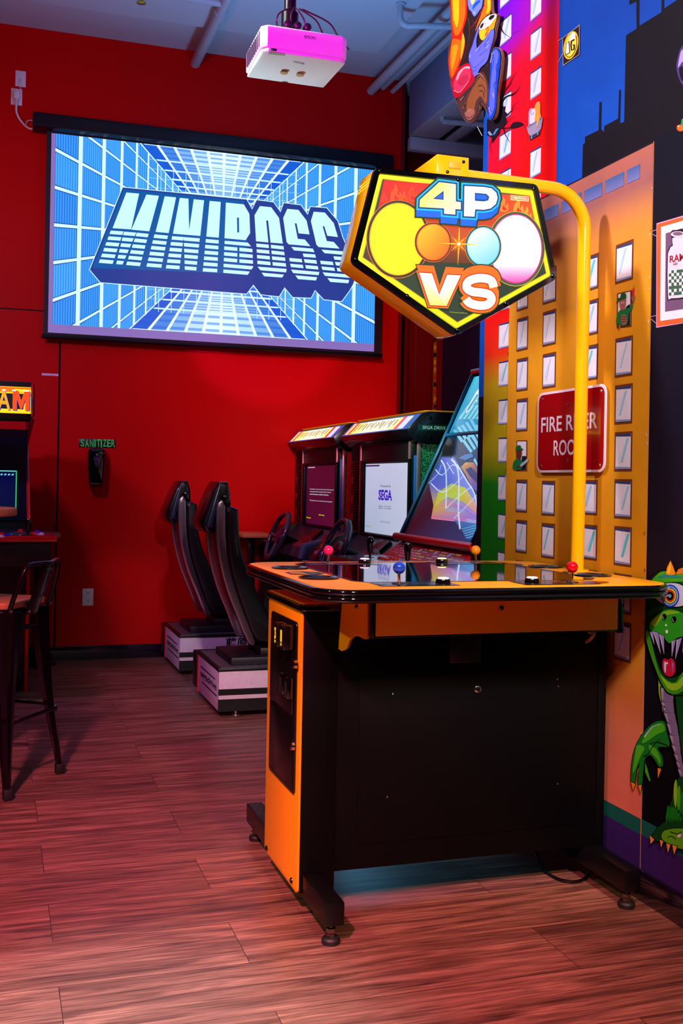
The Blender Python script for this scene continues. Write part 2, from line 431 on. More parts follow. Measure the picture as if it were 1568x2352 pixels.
A.poly([(yP, zz), (1.4, zz), (1.4, 1.1), (yP, 1.1)], [(7, 8, 26), (7, 8, 26), (20, 13, 32), (20, 13, 32)], 4)
A.poly([(yP, 1.1), (1.4, 1.1), (1.4, .2), (yP, .2)], [(20, 13, 32), (20, 13, 32), (2, 2, 4), (2, 2, 4)], 4)
A.build('painted_night', PAINT, wm, smooth=False)
A = marea()          # rainbow building
zs = [WX(1200, v).z for v in (-260, 60, 150, 700, 800, 870, 1040, 1110, 1340)]
cl = [((60, 10, 220), (120, 0, 190)), ((120, 5, 235), (190, 5, 110)), ((215, 5, 60), (240, 4, 8)), ((240, 4, 6), (240, 4, 6)), ((225, 45, 8), (228, 55, 8)), ((190, 150, 8), (195, 155, 8)), ((160, 150, 8), (165, 150, 8)), ((10, 128, 12), (14, 130, 12)), ((8, 112, 14), (8, 112, 14))]
for i in range(8):
    A.poly([(yB, zs[i]), (yR, zs[i]), (yR, zs[i + 1]), (yB, zs[i + 1])], [cl[i][0], cl[i][1], cl[i + 1][1], cl[i + 1][0]], 2)
A.poly([(yE, WX(1104, 912).z), (yB, WX(1104, 912).z), (yB, .3), (yE, .3)], (26, 8, 34), 2)
def win(A, x0, x1, yt, yb, fr=None, streak=0, L=3, f=None):
    f = f or WX
    p0 = f(x0, yt); p1 = f(x0, yb); q = f(x1, yt)
    ya, yb_, za, zb = p0.y, q.y, p0.z, p1.z
    w_ = ya - yb_; h = za - zb; g = .012 if fr else .004
    R = lambda a, b, c, d: [(ya - w_ * a, za - h * b), (ya - w_ * c, za - h * b), (ya - w_ * c, za - h * d), (ya - w_ * a, za - h * d)]
    if fr: A.poly(R(-.09, -.07, 1.09, 1.07), fr, L)
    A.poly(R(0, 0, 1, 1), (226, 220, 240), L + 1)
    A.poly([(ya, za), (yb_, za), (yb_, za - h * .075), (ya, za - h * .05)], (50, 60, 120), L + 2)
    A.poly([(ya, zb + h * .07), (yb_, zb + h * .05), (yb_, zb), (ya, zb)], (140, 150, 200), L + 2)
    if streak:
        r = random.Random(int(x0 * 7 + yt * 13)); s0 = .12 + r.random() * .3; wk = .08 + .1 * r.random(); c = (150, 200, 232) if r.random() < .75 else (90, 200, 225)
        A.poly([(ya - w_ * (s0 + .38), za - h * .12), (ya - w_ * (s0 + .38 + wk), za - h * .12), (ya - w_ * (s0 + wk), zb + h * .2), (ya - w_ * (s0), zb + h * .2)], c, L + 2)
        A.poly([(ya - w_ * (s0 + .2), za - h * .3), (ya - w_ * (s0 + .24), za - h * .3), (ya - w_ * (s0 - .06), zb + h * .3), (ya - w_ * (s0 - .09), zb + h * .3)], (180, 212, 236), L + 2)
for k in range(17):
    yt = 52 - 86.7 + k * 86.7
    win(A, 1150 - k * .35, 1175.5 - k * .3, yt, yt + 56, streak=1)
for k in range(-1, 5):
    if k == 2: continue
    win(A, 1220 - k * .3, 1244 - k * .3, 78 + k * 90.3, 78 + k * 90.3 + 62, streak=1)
A.build('painted_rainbow_building', PAINT, wm, smooth=False)

# crack and bathtub on the red building
A = wart().crop(1020, 0, 5.6)
D = (28, 16, 32)
A.poly([(560, 1540), (640, 1500), (690, 1400), (690, 1290), (740, 1310), (760, 1280), (760, 1370), (800, 1370), (790, 1430), (820, 1460), (800, 1500), (815, 1570), (770, 1640), (730, 1660), (720, 1720), (680, 1760), (630, 1840), (620, 1770), (560, 1740)], D, 8)
for ln, w0 in (([(740, 1310), (790, 1170), (850, 1090), (900, 980), (960, 910)], 16), ([(850, 1080), (905, 1078)], 5), ([(745, 1330), (800, 1250), (900, 1210), (960, 1150), (985, 1070)], 22), ([(800, 1500), (880, 1420), (900, 1360), (990, 1290)], 12), ([(770, 1640), (800, 1740), (860, 1840)], 14),
               ([(800, 1600), (860, 1530), (930, 1495)], 6), ([(740, 1650), (860, 1640), (900, 1590), (990, 1575), (1050, 1640), (1080, 1740)], 10), ([(670, 360), (730, 350), (780, 430), (880, 490)], 26), ([(890, 440), (930, 410), (975, 395)], 4), ([(625, 1800), (600, 1880), (628, 1990)], 8), ([(690, 1290), (745, 1180), (790, 1120)], 10)):
    A.line(ln, [w0, 2], D, 9, sm=3)
A.poly([(860, 1640), (900, 1580), (980, 1570), (1030, 1600), (950, 1640), (880, 1650)], D, 9, sm=3)
A.poly([(570, 1700), (600, 1690), (640, 1740), (600, 1745)], (130, 150, 200), 10); A.poly([(640, 1730), (680, 1660), (720, 1650), (690, 1690), (660, 1740)], (70, 130, 190), 10)
A.poly([(700, 1330), (720, 1340), (718, 1370), (702, 1350)], (220, 110, 60), 10)
A.build('painted_crack', PAINT, wm, smooth=False)
A = wart().crop(1020, 0, 5.6)
A.poly([(1112, 1600), (1112, 1430), (1130, 1395), (1180, 1400), (1250, 1340), (1250, 1560)], (215, 205, 228), 8)
A.poly([(1098, 1660), (1100, 1450), (1120, 1400), (1145, 1395), (1140, 1420), (1112, 1460), (1112, 1650)], (150, 160, 200), 9)
A.line([(1130, 1440), (1135, 1480), (1165, 1470), (1160, 1440)], 5, (60, 60, 110), 9)
A.poly([(1180, 1400), (1200, 1340), (1225, 1310), (1250, 1330), (1250, 1440), (1262, 1500), (1250, 1560), (1215, 1600), (1180, 1560), (1190, 1440)], (238, 150, 50), 10, sm=3)
A.poly([(1175, 1400), (1200, 1330), (1228, 1308), (1250, 1325), (1215, 1365)], (200, 150, 90), 11, sm=2)
A.poly([(1080, 1650), (1110, 1620), (1280, 1505), (1284, 1530), (1262, 1660), (1230, 1700), (1130, 1750), (1100, 1720)], (150, 140, 175), 11)
A.line([(1080, 1650), (1280, 1515)], 18, (110, 115, 160), 12)
A.poly([(1225, 1480), (1250, 1500), (1232, 1590), (1210, 1640), (1210, 1590)], (240, 160, 80), 13, sm=2)
A.poly([(1112, 1745), (1140, 1735), (1245, 1680), (1245, 1730), (1112, 1810)], (40, 55, 80), 9)
A.line([(1140, 1745), (1140, 1790)], 12, (130, 150, 190), 10); A.line([(1218, 1700), (1218, 1740)], 12, (130, 150, 190), 10)
A.build('painted_bathtub_figure', PAINT, wm, smooth=False)
# hung board with the mug emblem
A = wart().crop(1000, 0, 2.761)
A.line([(780, 262), (815, 238)], 4, (150, 150, 165), 6); A.line([(780, 400), (810, 340)], 3, (150, 150, 165), 6)
A.poly([(808, 243), (920, 155), (918, 348), (812, 420)], (150, 140, 150), 6); A.poly([(813, 244), (916, 165), (914, 345), (816, 411)], (44, 20, 24), 7)
def sk(pts): return [(x, y - (x - 865) * .62) for x, y in pts]
A.poly(sk(ell(865, 288, 47, 84)), (250, 200, 20), 8); A.poly(sk(ell(865, 288, 40, 74)), (44, 20, 24), 9); A.poly(sk(ell(865, 288, 37, 70)), (250, 215, 70), 10)
A.poly(sk([(841, 262), (854, 262), (858, 330), (836, 330)]), (240, 236, 240), 12); A.poly(sk([(837, 258), (858, 258), (862, 334), (832, 334)]), (30, 18, 20), 11)
A.line(sk([(890, 268), (872, 266), (868, 290), (872, 325), (888, 328), (890, 300), (880, 298)]), 8, (30, 18, 20), 12)
A.poly(sk([(862, 232), (875, 215), (893, 226), (896, 262), (864, 262)]), (240, 236, 240), 11, sm=2)
A.build('painted_mug_emblem', PAINT, wm, smooth=False)

# ---------------------------------------------------------------- raised plywood panel painted as an orange tower
XT = XM - .0045
FX = lambda u, v: pix(u, v, 'x', XT)
yL_, yR_ = FX(1166, 900).y, FX(1490, 900).y
tl = FX(1166, 900); zt0 = FX(1492, 329).z; zb0 = WX(1480, 2008).z
tp = MB(); tp.box(XT, XM - .0004, yR_, yL_, zb0, zt0); tp = tp.build('painted_tower_board', mat('board_edge', (150, 96, 50), .7), wm, smooth=False)
A = Art(lambda y, z: Vector((XT, y, z)), (-1, 0, 0))
cols = [(zt0, (168, 96, 84)), (FX(1430, 440).z, (150, 92, 92)), (FX(1430, 530).z, (214, 138, 58)), (FX(1430, 700).z, (222, 150, 26)), (FX(1430, 1450).z, (212, 140, 18)), (FX(1430, 1590).z, (196, 112, 50)), (FX(1430, 1700).z, (206, 118, 92)), (FX(1430, 1900).z, (214, 112, 88)), (zb0, (214, 112, 88))]
for (z0, c0), (z1, c1) in zip(cols, cols[1:]): A.poly([(yL_, z0), (yR_, z0), (yR_, z1), (yL_, z1)], [c0, c0, c1, c1], 1)
BR = (112, 56, 24)
for k in range(9):
    if k == 1: continue
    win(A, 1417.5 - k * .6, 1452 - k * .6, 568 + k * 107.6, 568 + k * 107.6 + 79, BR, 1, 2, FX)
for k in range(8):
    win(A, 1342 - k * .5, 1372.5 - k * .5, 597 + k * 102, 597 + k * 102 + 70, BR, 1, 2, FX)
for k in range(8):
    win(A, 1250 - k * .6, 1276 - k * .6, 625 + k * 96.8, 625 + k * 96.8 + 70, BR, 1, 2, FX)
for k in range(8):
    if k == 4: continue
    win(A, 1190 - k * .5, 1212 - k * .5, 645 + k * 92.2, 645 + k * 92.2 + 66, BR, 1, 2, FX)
for x0, x1 in ((1180, 1210), (1216, 1246), (1252, 1284), (1291, 1336), (1343, 1383), (1391, 1433), (1440, 1469)):
    ya, yb_ = FX(x0, 430).y, FX(x1, 430).y
    A.poly([(ya, zt0 - .052), (yb_, zt0 - .052), (yb_, zt0 - .098), (ya, zt0 - .098)], [(60, 90, 150), (60, 90, 150), (110, 110, 170), (110, 110, 170)], 3)
A.poly([(yL_, zt0), (yR_, zt0), (yR_, zt0 - .004), (yL_, zt0 - .004)], (20, 20, 40), 3)
for z_, a_ in ((WX(1479, 1883).z, (18, 92, 78)), (WX(1479, 1919).z, (52, 28, 96))):
    A.poly([(yL_, z_), (yR_, z_), (yR_, zb0), (yL_, zb0)], a_, 3 if a_[1] > 50 else 4)
r = random.Random(5)
for k in range(26):      # chipped paint along the panel edge
    y_ = yR_ + r.uniform(0, .006) if k % 2 else yL_ - r.uniform(0, .005); z_ = r.uniform(.5, 2.3); s = r.uniform(.003, .009)
    A.poly([(y_ - .002, z_), (y_ + s * .5, z_ + s), (y_ + s * .3, z_ - s)], (225, 215, 215) if k % 3 else (30, 20, 20), 5)
A.build('painted_tower', PAINT, wm, smooth=False)
# two window figures in green
A = planeart('x', XT, -1).crop(1250, 400, 2.613)
A.poly([(438, 716), (527, 695), (525, 915), (436, 925)], BR, 3); A.poly([(446, 722), (518, 705), (518, 905), (444, 913)], (225, 218, 238), 4); A.poly([(500, 790), (518, 780), (518, 905), (444, 913), (444, 880)], (22, 20, 40), 5)
G1 = (12, 110, 60); SK = (150, 90, 82)
A.poly([(440, 860), (455, 820), (490, 808), (520, 800), (545, 760), (552, 745), (540, 775), (535, 810), (515, 830), (510, 870), (500, 905), (462, 912), (440, 890)], G1, 7, sm=3)
A.poly([(530, 740), (537, 728), (550, 730), (550, 760), (535, 768)], SK, 8, sm=2); A.poly([(534, 730), (536, 690), (543, 680), (550, 690), (548, 730)], (214, 30, 50), 9); A.line([(544, 682), (549, 666)], 2, (60, 30, 20), 9)
A.poly([(460, 770), (462, 745), (495, 740), (498, 775), (492, 805), (478, 818), (464, 800)], SK, 9, sm=3)
A.poly([(443, 765), (450, 745), (465, 742), (468, 720), (482, 712), (497, 718), (500, 745), (480, 752), (458, 762)], (10, 80, 40), 10, sm=2)
A.poly([(470, 850), (490, 842), (502, 860), (498, 900), (475, 905), (468, 880)], SK, 9, sm=2)
for yy in (858, 872, 886): A.line([(472, yy), (498, yy - 3)], 3, (70, 40, 45), 10)
A.poly([(470, 772), (476, 771), (476, 777), (470, 778)], (240, 240, 240), 10); A.poly([(483, 769), (488, 768), (488, 774), (483, 775)], (240, 240, 240), 10)
A.poly([(452, 910), (462, 905), (466, 925), (458, 930)], SK, 9)
A.build('painted_man_with_dynamite', PAINT, wm, smooth=False)
A = planeart('x', XT, -1).crop(860, 700, 3.795)
A.poly([(1240, 1183), (1334, 1180), (1332, 1450), (1236, 1450)], BR, 3); A.poly([(1248, 1192), (1326, 1192), (1324, 1440), (1244, 1438)], (225, 218, 238), 4); A.poly([(1290, 1320), (1326, 1318), (1324, 1438), (1280, 1438)], (20, 18, 36), 5)
A.poly([(1212, 1400), (1225, 1360), (1250, 1345), (1285, 1350), (1300, 1380), (1290, 1430), (1250, 1440), (1215, 1430)], G1, 7, sm=3)
A.poly([(1248, 1275), (1262, 1262), (1288, 1268), (1290, 1310), (1278, 1350), (1255, 1345), (1246, 1310)], (96, 40, 30), 8, sm=3)
A.poly([(1240, 1268), (1245, 1235), (1268, 1224), (1285, 1232), (1288, 1250), (1304, 1256), (1300, 1266), (1262, 1268)], (14, 96, 40), 9, sm=2)
A.line([(1250, 1415), (1290, 1400)], 16, (90, 40, 40), 9); A.poly([(1275, 1408), (1290, 1385), (1345, 1340), (1354, 1350), (1340, 1372), (1295, 1410)], (170, 175, 200), 10)
A.build('painted_man_with_chainsaw', PAINT, wm, smooth=False)

# painted poster with the bottle
A = wart().crop(1250, 400, 2.613)
for p in ([(634, 350), (680, 333)], [(634, 350), (680, 375)], [(634, 858), (680, 848)], [(634, 860), (676, 896)]): A.line(p, 4, (170, 130, 170), 6)
A.poly([(678, 296), (835, 250), (1150, 160), (1150, 850), (835, 896), (676, 922)], (215, 150, 190), 6)
A.poly([(682, 302), (1145, 168), (1145, 845), (681, 914)], (228, 92, 40), 7)
A.poly([(706, 318), (1120, 200), (1120, 822), (702, 882)], (236, 216, 232), 8)
A.poly([(736, 356), (1090, 258), (1090, 770), (732, 826)], (112, 78, 112), 9)
A.poly([(745, 470), (775, 425), (768, 345), (800, 336), (860, 330), (862, 405), (890, 440), (892, 725), (860, 745), (765, 755), (745, 735)], (46, 26, 46), 10, sm=2)
A.poly([(752, 475), (782, 430), (778, 385), (850, 372), (856, 408), (880, 440), (884, 720), (855, 738), (770, 746), (752, 730)], (222, 205, 222), 11, sm=2)
A.poly(ell(812, 362, 42, 18, 20), (222, 205, 222), 12); A.poly(ell(812, 358, 30, 11, 20), (120, 90, 116), 13)
r = random.Random(2)
for i in range(8):
    for j in range(8):
        x = 758 + j * 15.5; y = 580 + i * 19 - j * 1.5
        A.poly([(x, y), (x + 15, y - 1.5), (x + 15, y + 16), (x, y + 17)], (60, 96, 72) if (i + j) % 2 or r.random() < .2 else (230, 220, 230), 12)
A.text('RAMP', [(763, 492), (880, 466), (880, 516), (763, 532)], (150, 20, 40), 12, .02); A.text('AGED', [(783, 535), (810, 530), (810, 544), (783, 549)], (150, 20, 40), 12, .01)
A.build('painted_bottle_poster', PAINT, wm, smooth=False)

# something lilac, green and orange at the picture's right border
A = wart().crop(1460, 60, 8.4)
A.poly([(905, 400), (850, 520), (805, 700), (805, 850), (840, 980), (907, 1120), (1100, 1200), (1100, 300)], (70, 50, 120), 6, sm=3)
A.poly([(905, 470), (870, 560), (835, 760), (845, 800), (907, 700), (1000, 640), (1000, 420)], (170, 140, 210), 7, sm=2)
A.poly([(860, 820), (907, 780), (1000, 800), (1000, 1060), (907, 1050), (870, 940)], (14, 8, 20), 8, sm=2)
A.poly([(900, 1810), (890, 1900), (950, 1920), (1000, 1700)], (20, 150, 70), 7)
A.poly(ell(885, 1970, 80, 72), (150, 40, 30), 8); A.poly(ell(890, 1968, 68, 60), (225, 100, 20), 9); A.poly(ell(850, 1935, 22, 12), (245, 190, 190), 10)
A.build('painted_creature_hand', PAINT, wm, smooth=False)

# green one-eyed monster
A = planeart('x', XT - .001, -1, .0004).crop(1280, 1240, 3.015)
dG = (8, 70, 20); mG = (16, 130, 24); lG = (70, 180, 30); xG = (135, 195, 30); K = (4, 4, 8)
A.poly([(815, 1040), (860, 1000), (960, 1000), (1080, 1100), (1100, 1600), (900, 1700), (862, 1480), (838, 1300)], K, 6); A.poly([(822, 1060), (868, 1020), (950, 1010), (1070, 1110), (1090, 1600), (905, 1690), (868, 1480), (846, 1300)], dG, 7, sm=2)
A.poly([(700, 930), (760, 1100), (780, 1250), (760, 1270), (730, 1180), (705, 1060)], xG, 6)
segs = [(720, 1020, 812, 1072), (722, 1120, 808, 1190), (740, 1195, 818, 1262), (762, 1270, 834, 1345), (780, 1350, 848, 1412), (796, 1420, 856, 1470), (812, 1480, 862, 1525), (826, 1535, 872, 1580), (838, 1585, 880, 1632)]
for i, (xa, ya, xb, yb2) in enumerate(segs):
    nx = segs[i + 1] if i + 1 < len(segs) else (850, 1640, 885, 1660)
    q = [(xa, ya), (xb, ya + 8), (nx[2] - 2, nx[1] + 8), (nx[0] + 6, nx[1] - 2)]
    A.poly(grow(q, 5), K, 8); A.poly(q, (120, 104, 140), 9); A.poly([(xa + 14, ya + 22), (xb - 26, ya + 55 * (nx[1] - ya) / 70), (xb - 22, ya + 62 * (nx[1] - ya) / 70), (xa + 20, ya + 38)], (90, 110, 180), 10)
    A.poly([(xa + 4, ya + 6), (xa + 22, ya + 8), (nx[0] + 16, nx[1] - 14), (nx[0] + 6, nx[1] - 14)], (165, 150, 180), 10)
arm = [(745, 1258), (680, 1262), (620, 1312), (560, 1400), (530, 1490), (517, 1600), (517, 1680), (532, 1725), (545, 1660), (552, 1600), (572, 1545), (566, 1620), (565, 1690), (580, 1750), (592, 1690), (600, 1600), (612, 1515), (650, 1490), (690, 1540), (708, 1570), (735, 1565), (732, 1500), (700, 1435), (780, 1428), (762, 1330)]
A.poly(grow(arm, 5), K, 8, sm=2); A.poly(arm, (20, 120, 30), 9, sm=3)
A.poly([(735, 1270), (690, 1278), (640, 1320), (590, 1400), (620, 1400), (690, 1350), (750, 1320)], lG, 10, sm=3); A.line([(720, 1278), (670, 1290), (630, 1335), (610, 1365)], [4, 10], (180, 200, 235), 11, sm=3)
A.poly([(560, 1420), (545, 1480), (528, 1600), (540, 1600), (580, 1500), (610, 1440)], lG, 10, sm=3); A.poly([(640, 1420), (690, 1450), (720, 1520), (716, 1555), (690, 1510), (650, 1470)], lG, 10, sm=3)
A.line([(600, 1500), (640, 1478), (690, 1400), (770, 1425)], 5, K, 11, sm=2); A.line([(650, 1410), (700, 1395), (720, 1380)], 4, dG, 11, sm=2)
for q in ([(516, 1676), (546, 1690), (531, 1736)], [(567, 1700), (591, 1694), (582, 1758)], [(702, 1578), (726, 1586), (703, 1652)]):
    A.poly(grow(q, 4), K, 10); A.poly(q, (226, 140, 24), 11)
A.poly([(612, 1540), (630, 1590), (650, 1670), (640, 1668), (614, 1610)], lG, 9)
head = [(625, 545), (630, 330), (680, 250), (740, 215), (870, 222), (1000, 230), (1095, 330), (1105, 560), (1060, 740), (975, 930), (905, 1055), (840, 1072), (765, 1055), (700, 935), (650, 765), (615, 650)]
A.poly(grow(head, 6), K, 10, sm=3); A.poly(head, dG, 11, sm=3)
A.poly([(640, 352), (655, 290), (700, 240), (745, 218), (870, 226), (1000, 240), (1085, 350), (1000, 305), (870, 290), (750, 296), (690, 315), (655, 365)], lG, 12, sm=3)
A.poly([(700, 262), (745, 240), (840, 245), (870, 262), (760, 262)], (40, 140, 140), 13, sm=2)
A.poly([(625, 545), (650, 480), (700, 460), (740, 470), (660, 520)], (20, 100, 30), 12, sm=2)
eye = [(662, 350), (700, 318), (770, 300), (850, 305), (920, 350), (950, 400), (880, 455), (800, 460), (720, 430), (680, 390)]
A.poly(grow(eye, 6), K, 13, sm=3); A.poly(eye, (205, 205, 228), 14, sm=3); A.poly([(662, 352), (690, 345), (700, 385), (680, 392)], (170, 30, 70), 15, sm=2)
for q, c in ((78, (24, 60, 200)), (66, (220, 225, 240)), (62, (50, 110, 210)), (54, (60, 160, 60)), (50, (240, 210, 30)), (42, (220, 60, 20)), (30, (8, 8, 12)), (13, (110, 170, 220))): A.poly(ell(793, 388, q * .8, q), c, 16 + (78 - q) / 20, )
A.poly([(695, 325), (740, 318), (790, 330), (782, 345), (720, 345)], (225, 190, 205), 21, sm=2); A.poly([(700, 375), (750, 370), (785, 380), (770, 395), (715, 388)], (225, 190, 205), 21, sm=2)
A.poly([(630, 300), (650, 310), (655, 325), (632, 320)], (200, 140, 150), 12)
mouth = [(645, 622), (700, 650), (790, 722), (870, 680), (960, 640), (940, 780), (885, 905), (800, 955), (738, 915), (690, 800)]
A.poly(mouth, K, 14, sm=2)
A.poly([(618, 650), (642, 640), (690, 830), (722, 925), (775, 975), (830, 985), (885, 905), (915, 1000), (845, 1066), (770, 1052), (705, 938), (640, 755)], (60, 150, 24), 13, sm=2)
A.poly([(720, 930), (775, 985), (835, 992), (890, 930), (880, 1000), (838, 1040), (775, 1030)], xG, 14, sm=2)
nose = [(645, 590), (660, 555), (740, 492), (800, 480), (870, 500), (950, 560), (960, 620), (900, 660), (835, 680), (792, 716), (760, 690), (745, 665), (700, 650), (655, 625)]
A.poly(grow(nose, 5), K, 15, sm=3); A.poly(nose, (44, 160, 30), 16, sm=3); A.poly([(660, 570), (740, 505), (800, 490), (860, 505), (800, 515), (740, 535), (690, 600)], xG, 17, sm=3)
for cx, cy in ((752, 532), (820, 550)): A.poly(ell(cx, cy, 17, 22, 16), K, 18); A.line([(cx - 10, cy - 8), (cx - 8, cy + 10), (cx + 2, cy + 16)], 4, (190, 180, 220), 19, sm=2)
A.poly(ell(765, 590, 6, 9, 10), (240, 250, 240), 19); A.poly(ell(770, 635, 9, 13, 10), (240, 250, 240), 19)
for q in ([(655, 636), (674, 634), (684, 722)], [(678, 634), (712, 642), (728, 788)], [(722, 655), (750, 663), (752, 792)], [(808, 700), (832, 690), (806, 808)], [(843, 690), (876, 676), (830, 826)], [(890, 670), (915, 660), (880, 780)]):
    A.poly(grow(q, 3), K, 17); A.poly(q, (150, 140, 200), 18); A.line([q[0], q[2]], [6, 1], (215, 210, 240), 19)
A.poly([(738, 850), (750, 822), (780, 830), (800, 818), (826, 850), (828, 910), (800, 945), (760, 935), (742, 900)], (190, 20, 60), 17, sm=3); A.poly([(752, 845), (765, 850), (762, 920), (752, 900)], (200, 200, 235), 18, sm=2); A.poly([(805, 840), (818, 860), (808, 925)], (150, 110, 190), 18)
A.poly(ell(772, 854, 6, 8, 10), (250, 240, 245), 19)
for q, c in (([(758, 238), (768, 190), (792, 143), (812, 190), (828, 238), (795, 245)], (240, 150, 20)), ([(830, 240), (845, 205), (880, 190), (915, 230)], (240, 130, 20))): A.poly(grow(q, 4), K, 12); A.poly(q, c, 13)
A.poly([(768, 232), (790, 150), (795, 190), (785, 235)], (250, 205, 60), 14)
leg = [(855, 1640), (822, 1680), (800, 1800), (758, 1900), (790, 1890), (755, 1950), (700, 1990), (660, 2045), (655, 2075), (740, 2095), (868, 2140), (1060, 2180), (1080, 1640)]
A.poly(grow(leg, 5), K, 8); A.poly(leg, dG, 9)
for i in range(12):
    x = 815 + i * 22; y = 1690 + (i % 3) * 40; A.poly([(x, y), (x + 16, y - 30), (x + 22, y + 60), (x + 10, y + 170), (x - 4, y + 90)], [xG, lG, mG][i % 3], 10, sm=2)
for i in range(6): A.poly([(770 + i * 18, 1840 + i * 8), (790 + i * 18, 1850), (762 + i * 20, 1960), (755 + i * 18, 1920)], mG, 10)
foot = [(728, 2050), (745, 2015), (800, 2000), (868, 1998), (1040, 2010), (1060, 2150), (868, 2140), (800, 2110), (745, 2085)]
A.poly(grow(foot, 5), K, 11, sm=2); A.poly(foot, (90, 180, 20), 12, sm=3); A.line([(790, 2020), (840, 2035), (868, 2020)], 5, K, 13, sm=2); A.line([(770, 2060), (800, 2050), (830, 2075)], 5, K, 13, sm=2)
A.poly([(838, 2048), (860, 2035), (868, 2045), (850, 2062)], (220, 215, 245), 14, sm=2)
for q in ([(650, 2045), (680, 2075), (655, 2105)], [(718, 2075), (742, 2085), (728, 2130)], [(764, 2100), (792, 2110), (775, 2165)], [(805, 2112), (838, 2122), (818, 2178)]):
    A.poly(grow(q, 5), K, 13); A.poly(q, (236, 150, 60), 14)
A.build('painted_green_monster', PAINT, wm, smooth=False)
A = marea()          # painted grass and purple ground along the wall foot
for z_, c_, L_ in ((WX(1479, 1883).z, (18, 92, 78), 5), (WX(1479, 1919).z, (52, 28, 96), 6)):
    A.poly([(yR_, z_), (1.4, z_), (1.4, zb0), (yR_, zb0)], c_, L_)
A.build('painted_ground', PAINT, wm, smooth=False)
# ================================================================ PIPES AND BEAMS UNDER THE CEILING
def pipe(name, label, paths, r=.03, m=PIPE, cat='pipe', group=None):
    mb = MB()
    for p in paths: mb.tube(p, r, 12)
    return setp(mb.build(name, m), label, cat, group)
zt = ZC - .09
p_ = pipe('sprinkler_pipe', 'grey sprinkler pipe running from the red wall along the ceiling, with a side branch', [[(1.36, YW, zt), (1.37, 3.0, zt)]], .036)
MB().tube([(1.365, 6.78, zt), (.83, 6.78, zt)], .026).build('branch_pipe', PIPE, p_)
MB().lathe([(.026, 0), (.033, .005), (.033, .05), (.026, .055)], (1.365, 6.72, zt), (0, 1, 0)).build('pipe_coupling', PIPE, p_)
MB().lathe([(.045, 0), (.045, .07)], (1.365, 6.9, zt), (0, 1, 0)).build('pipe_coupling', PIPE, p_)
h = MB().tube([(.83, 6.78, zt + .0), (.83, 6.78, zt - .07)], .014).lathe([(.006, 0), (.03, .004), (.03, .008), (.006, .012)], (.83, 6.78, zt - .085)).build('sprinkler_head', mat('brass', (180, 150, 60), .3, metal=1), p_)
pipe('wall_conduit', 'thick grey pipe end crossing the ceiling at the far left of the photo', [[(-.075, YW, zt), (-.05, 5.0, zt)]], .042)
c3 = pipe('conduit_bundle', 'bundle of three parallel grey conduits running along the ceiling beside the beam', [[(2.74, YW, zt - .02), (2.76, 4.5, zt - .02)]], .034)
MB().tube([(2.84, YW, zt + .02), (2.86, 4.5, zt + .02)], .022).tube([(2.92, YW, zt), (2.93, 4.5, zt)], .02).build('conduit', PIPE, c3)
u = pipe('bent_conduit', 'bent grey conduit hanging below the ceiling behind the conduit bundle', [smooth2([(2.45, 6.45, ZC - .05), (2.45, 6.45, ZC - .16), (2.5, 6.44, ZC - .2), (2.6, 6.4, ZC - .2), (3.3, 6.2, ZC - .2)], 4, False)], .02)
MB().tube([(2.45, 6.45, ZC - .07), (2.45, 6.45, ZC - .056)], .035).build('ceiling_flange', PIPE, u)
# wires at the top of the red wall
mb = MB(); r = random.Random(4)
for k in range(4):
    y0 = YW - .01; mb.tube(smooth2([tuple(pix(380 + k * 6, 100 + k, 'y', y0 - .01)), tuple(pix(400 + k * 5, 104 - k, 'y', y0 - .03)), tuple(pix(418 + k * 3, 98 + 3 * k, 'y', y0 - .02)), tuple(pix(436, 106 - k * 2, 'y', y0 - .01))], 4, False), .004, 6)
setp(mb.build('loose_wires', mat('grey_wire', (120, 110, 120), .4)), 'small tangle of loose wires at the top edge of the red wall', 'wires')
b1 = MB(); b1.box(3.06, 3.5, 3.0, YW, 4.06, ZC - .001, .004)
bx = b1.build('soffit_beam', mat('blue_grey_beam_paint', (120, 135, 175), .7), smooth=True); setp(bx, 'large boxed beam under the ceiling beside the red wall', 'beam')
MB().box(3.062, 3.3, 3.0, YW, 4.035, 4.06, .003).box(3.36, 3.44, 3.0, YW, 4.03, 4.06, .003).build('flange', PIPE, bx)
MB().box(3.30, 3.36, 3.0, YW, 4.05, 4.065).build('slot', BLK, bx)
sb = MB().box(3.52, 3.56, 3.0, 7.3, 3.86, 4.12, .003).box(3.5, 3.72, 3.0, 7.3, 3.86, 3.885, .003).box(3.5, 3.72, 3.0, 7.3, 4.1, 4.12, .003).build('steel_beam', PIPE); setp(sb, 'grey steel beam hung beside the boxed beam, with a bolt near its end', 'beam')
MB().lathe([(.03, 0), (.03, .02), (.015, .025)], (3.515, 7.05, 3.99), (-1, 0, 0), 8).build('bolt', PIPE, sb)
MB().tube([(3.12, 7.3, 4.0), (3.5, 7.25, 4.0)], .02).tube([(3.12, 7.3, 4.0), (3.12, 7.3, 4.04)], .018).build('hanger_rod', PIPE, sb)
cb = MB().box(3.06, 3.9, YW - .05, YW + .02, 3.93, 4.03, .004).build('cross_bracket', PIPE); setp(cb, 'grey cross bracket under the beam at the corner of the red wall', 'bracket')
mb = MB().box(3.28, 3.36, 7.9, 7.95, 3.0, 3.9, .004).box(3.36, 3.56, 7.98, 8.0, 3.5, 3.86, .02).tube([(3.33, 7.88, 3.6), (3.34, 7.86, 3.3), (3.33, 7.88, 3.05)], .02)
ld = mb.build('red_service_pipes', REDP); setp(ld, 'red painted pipe and box behind the corner of the red wall', 'pipes')

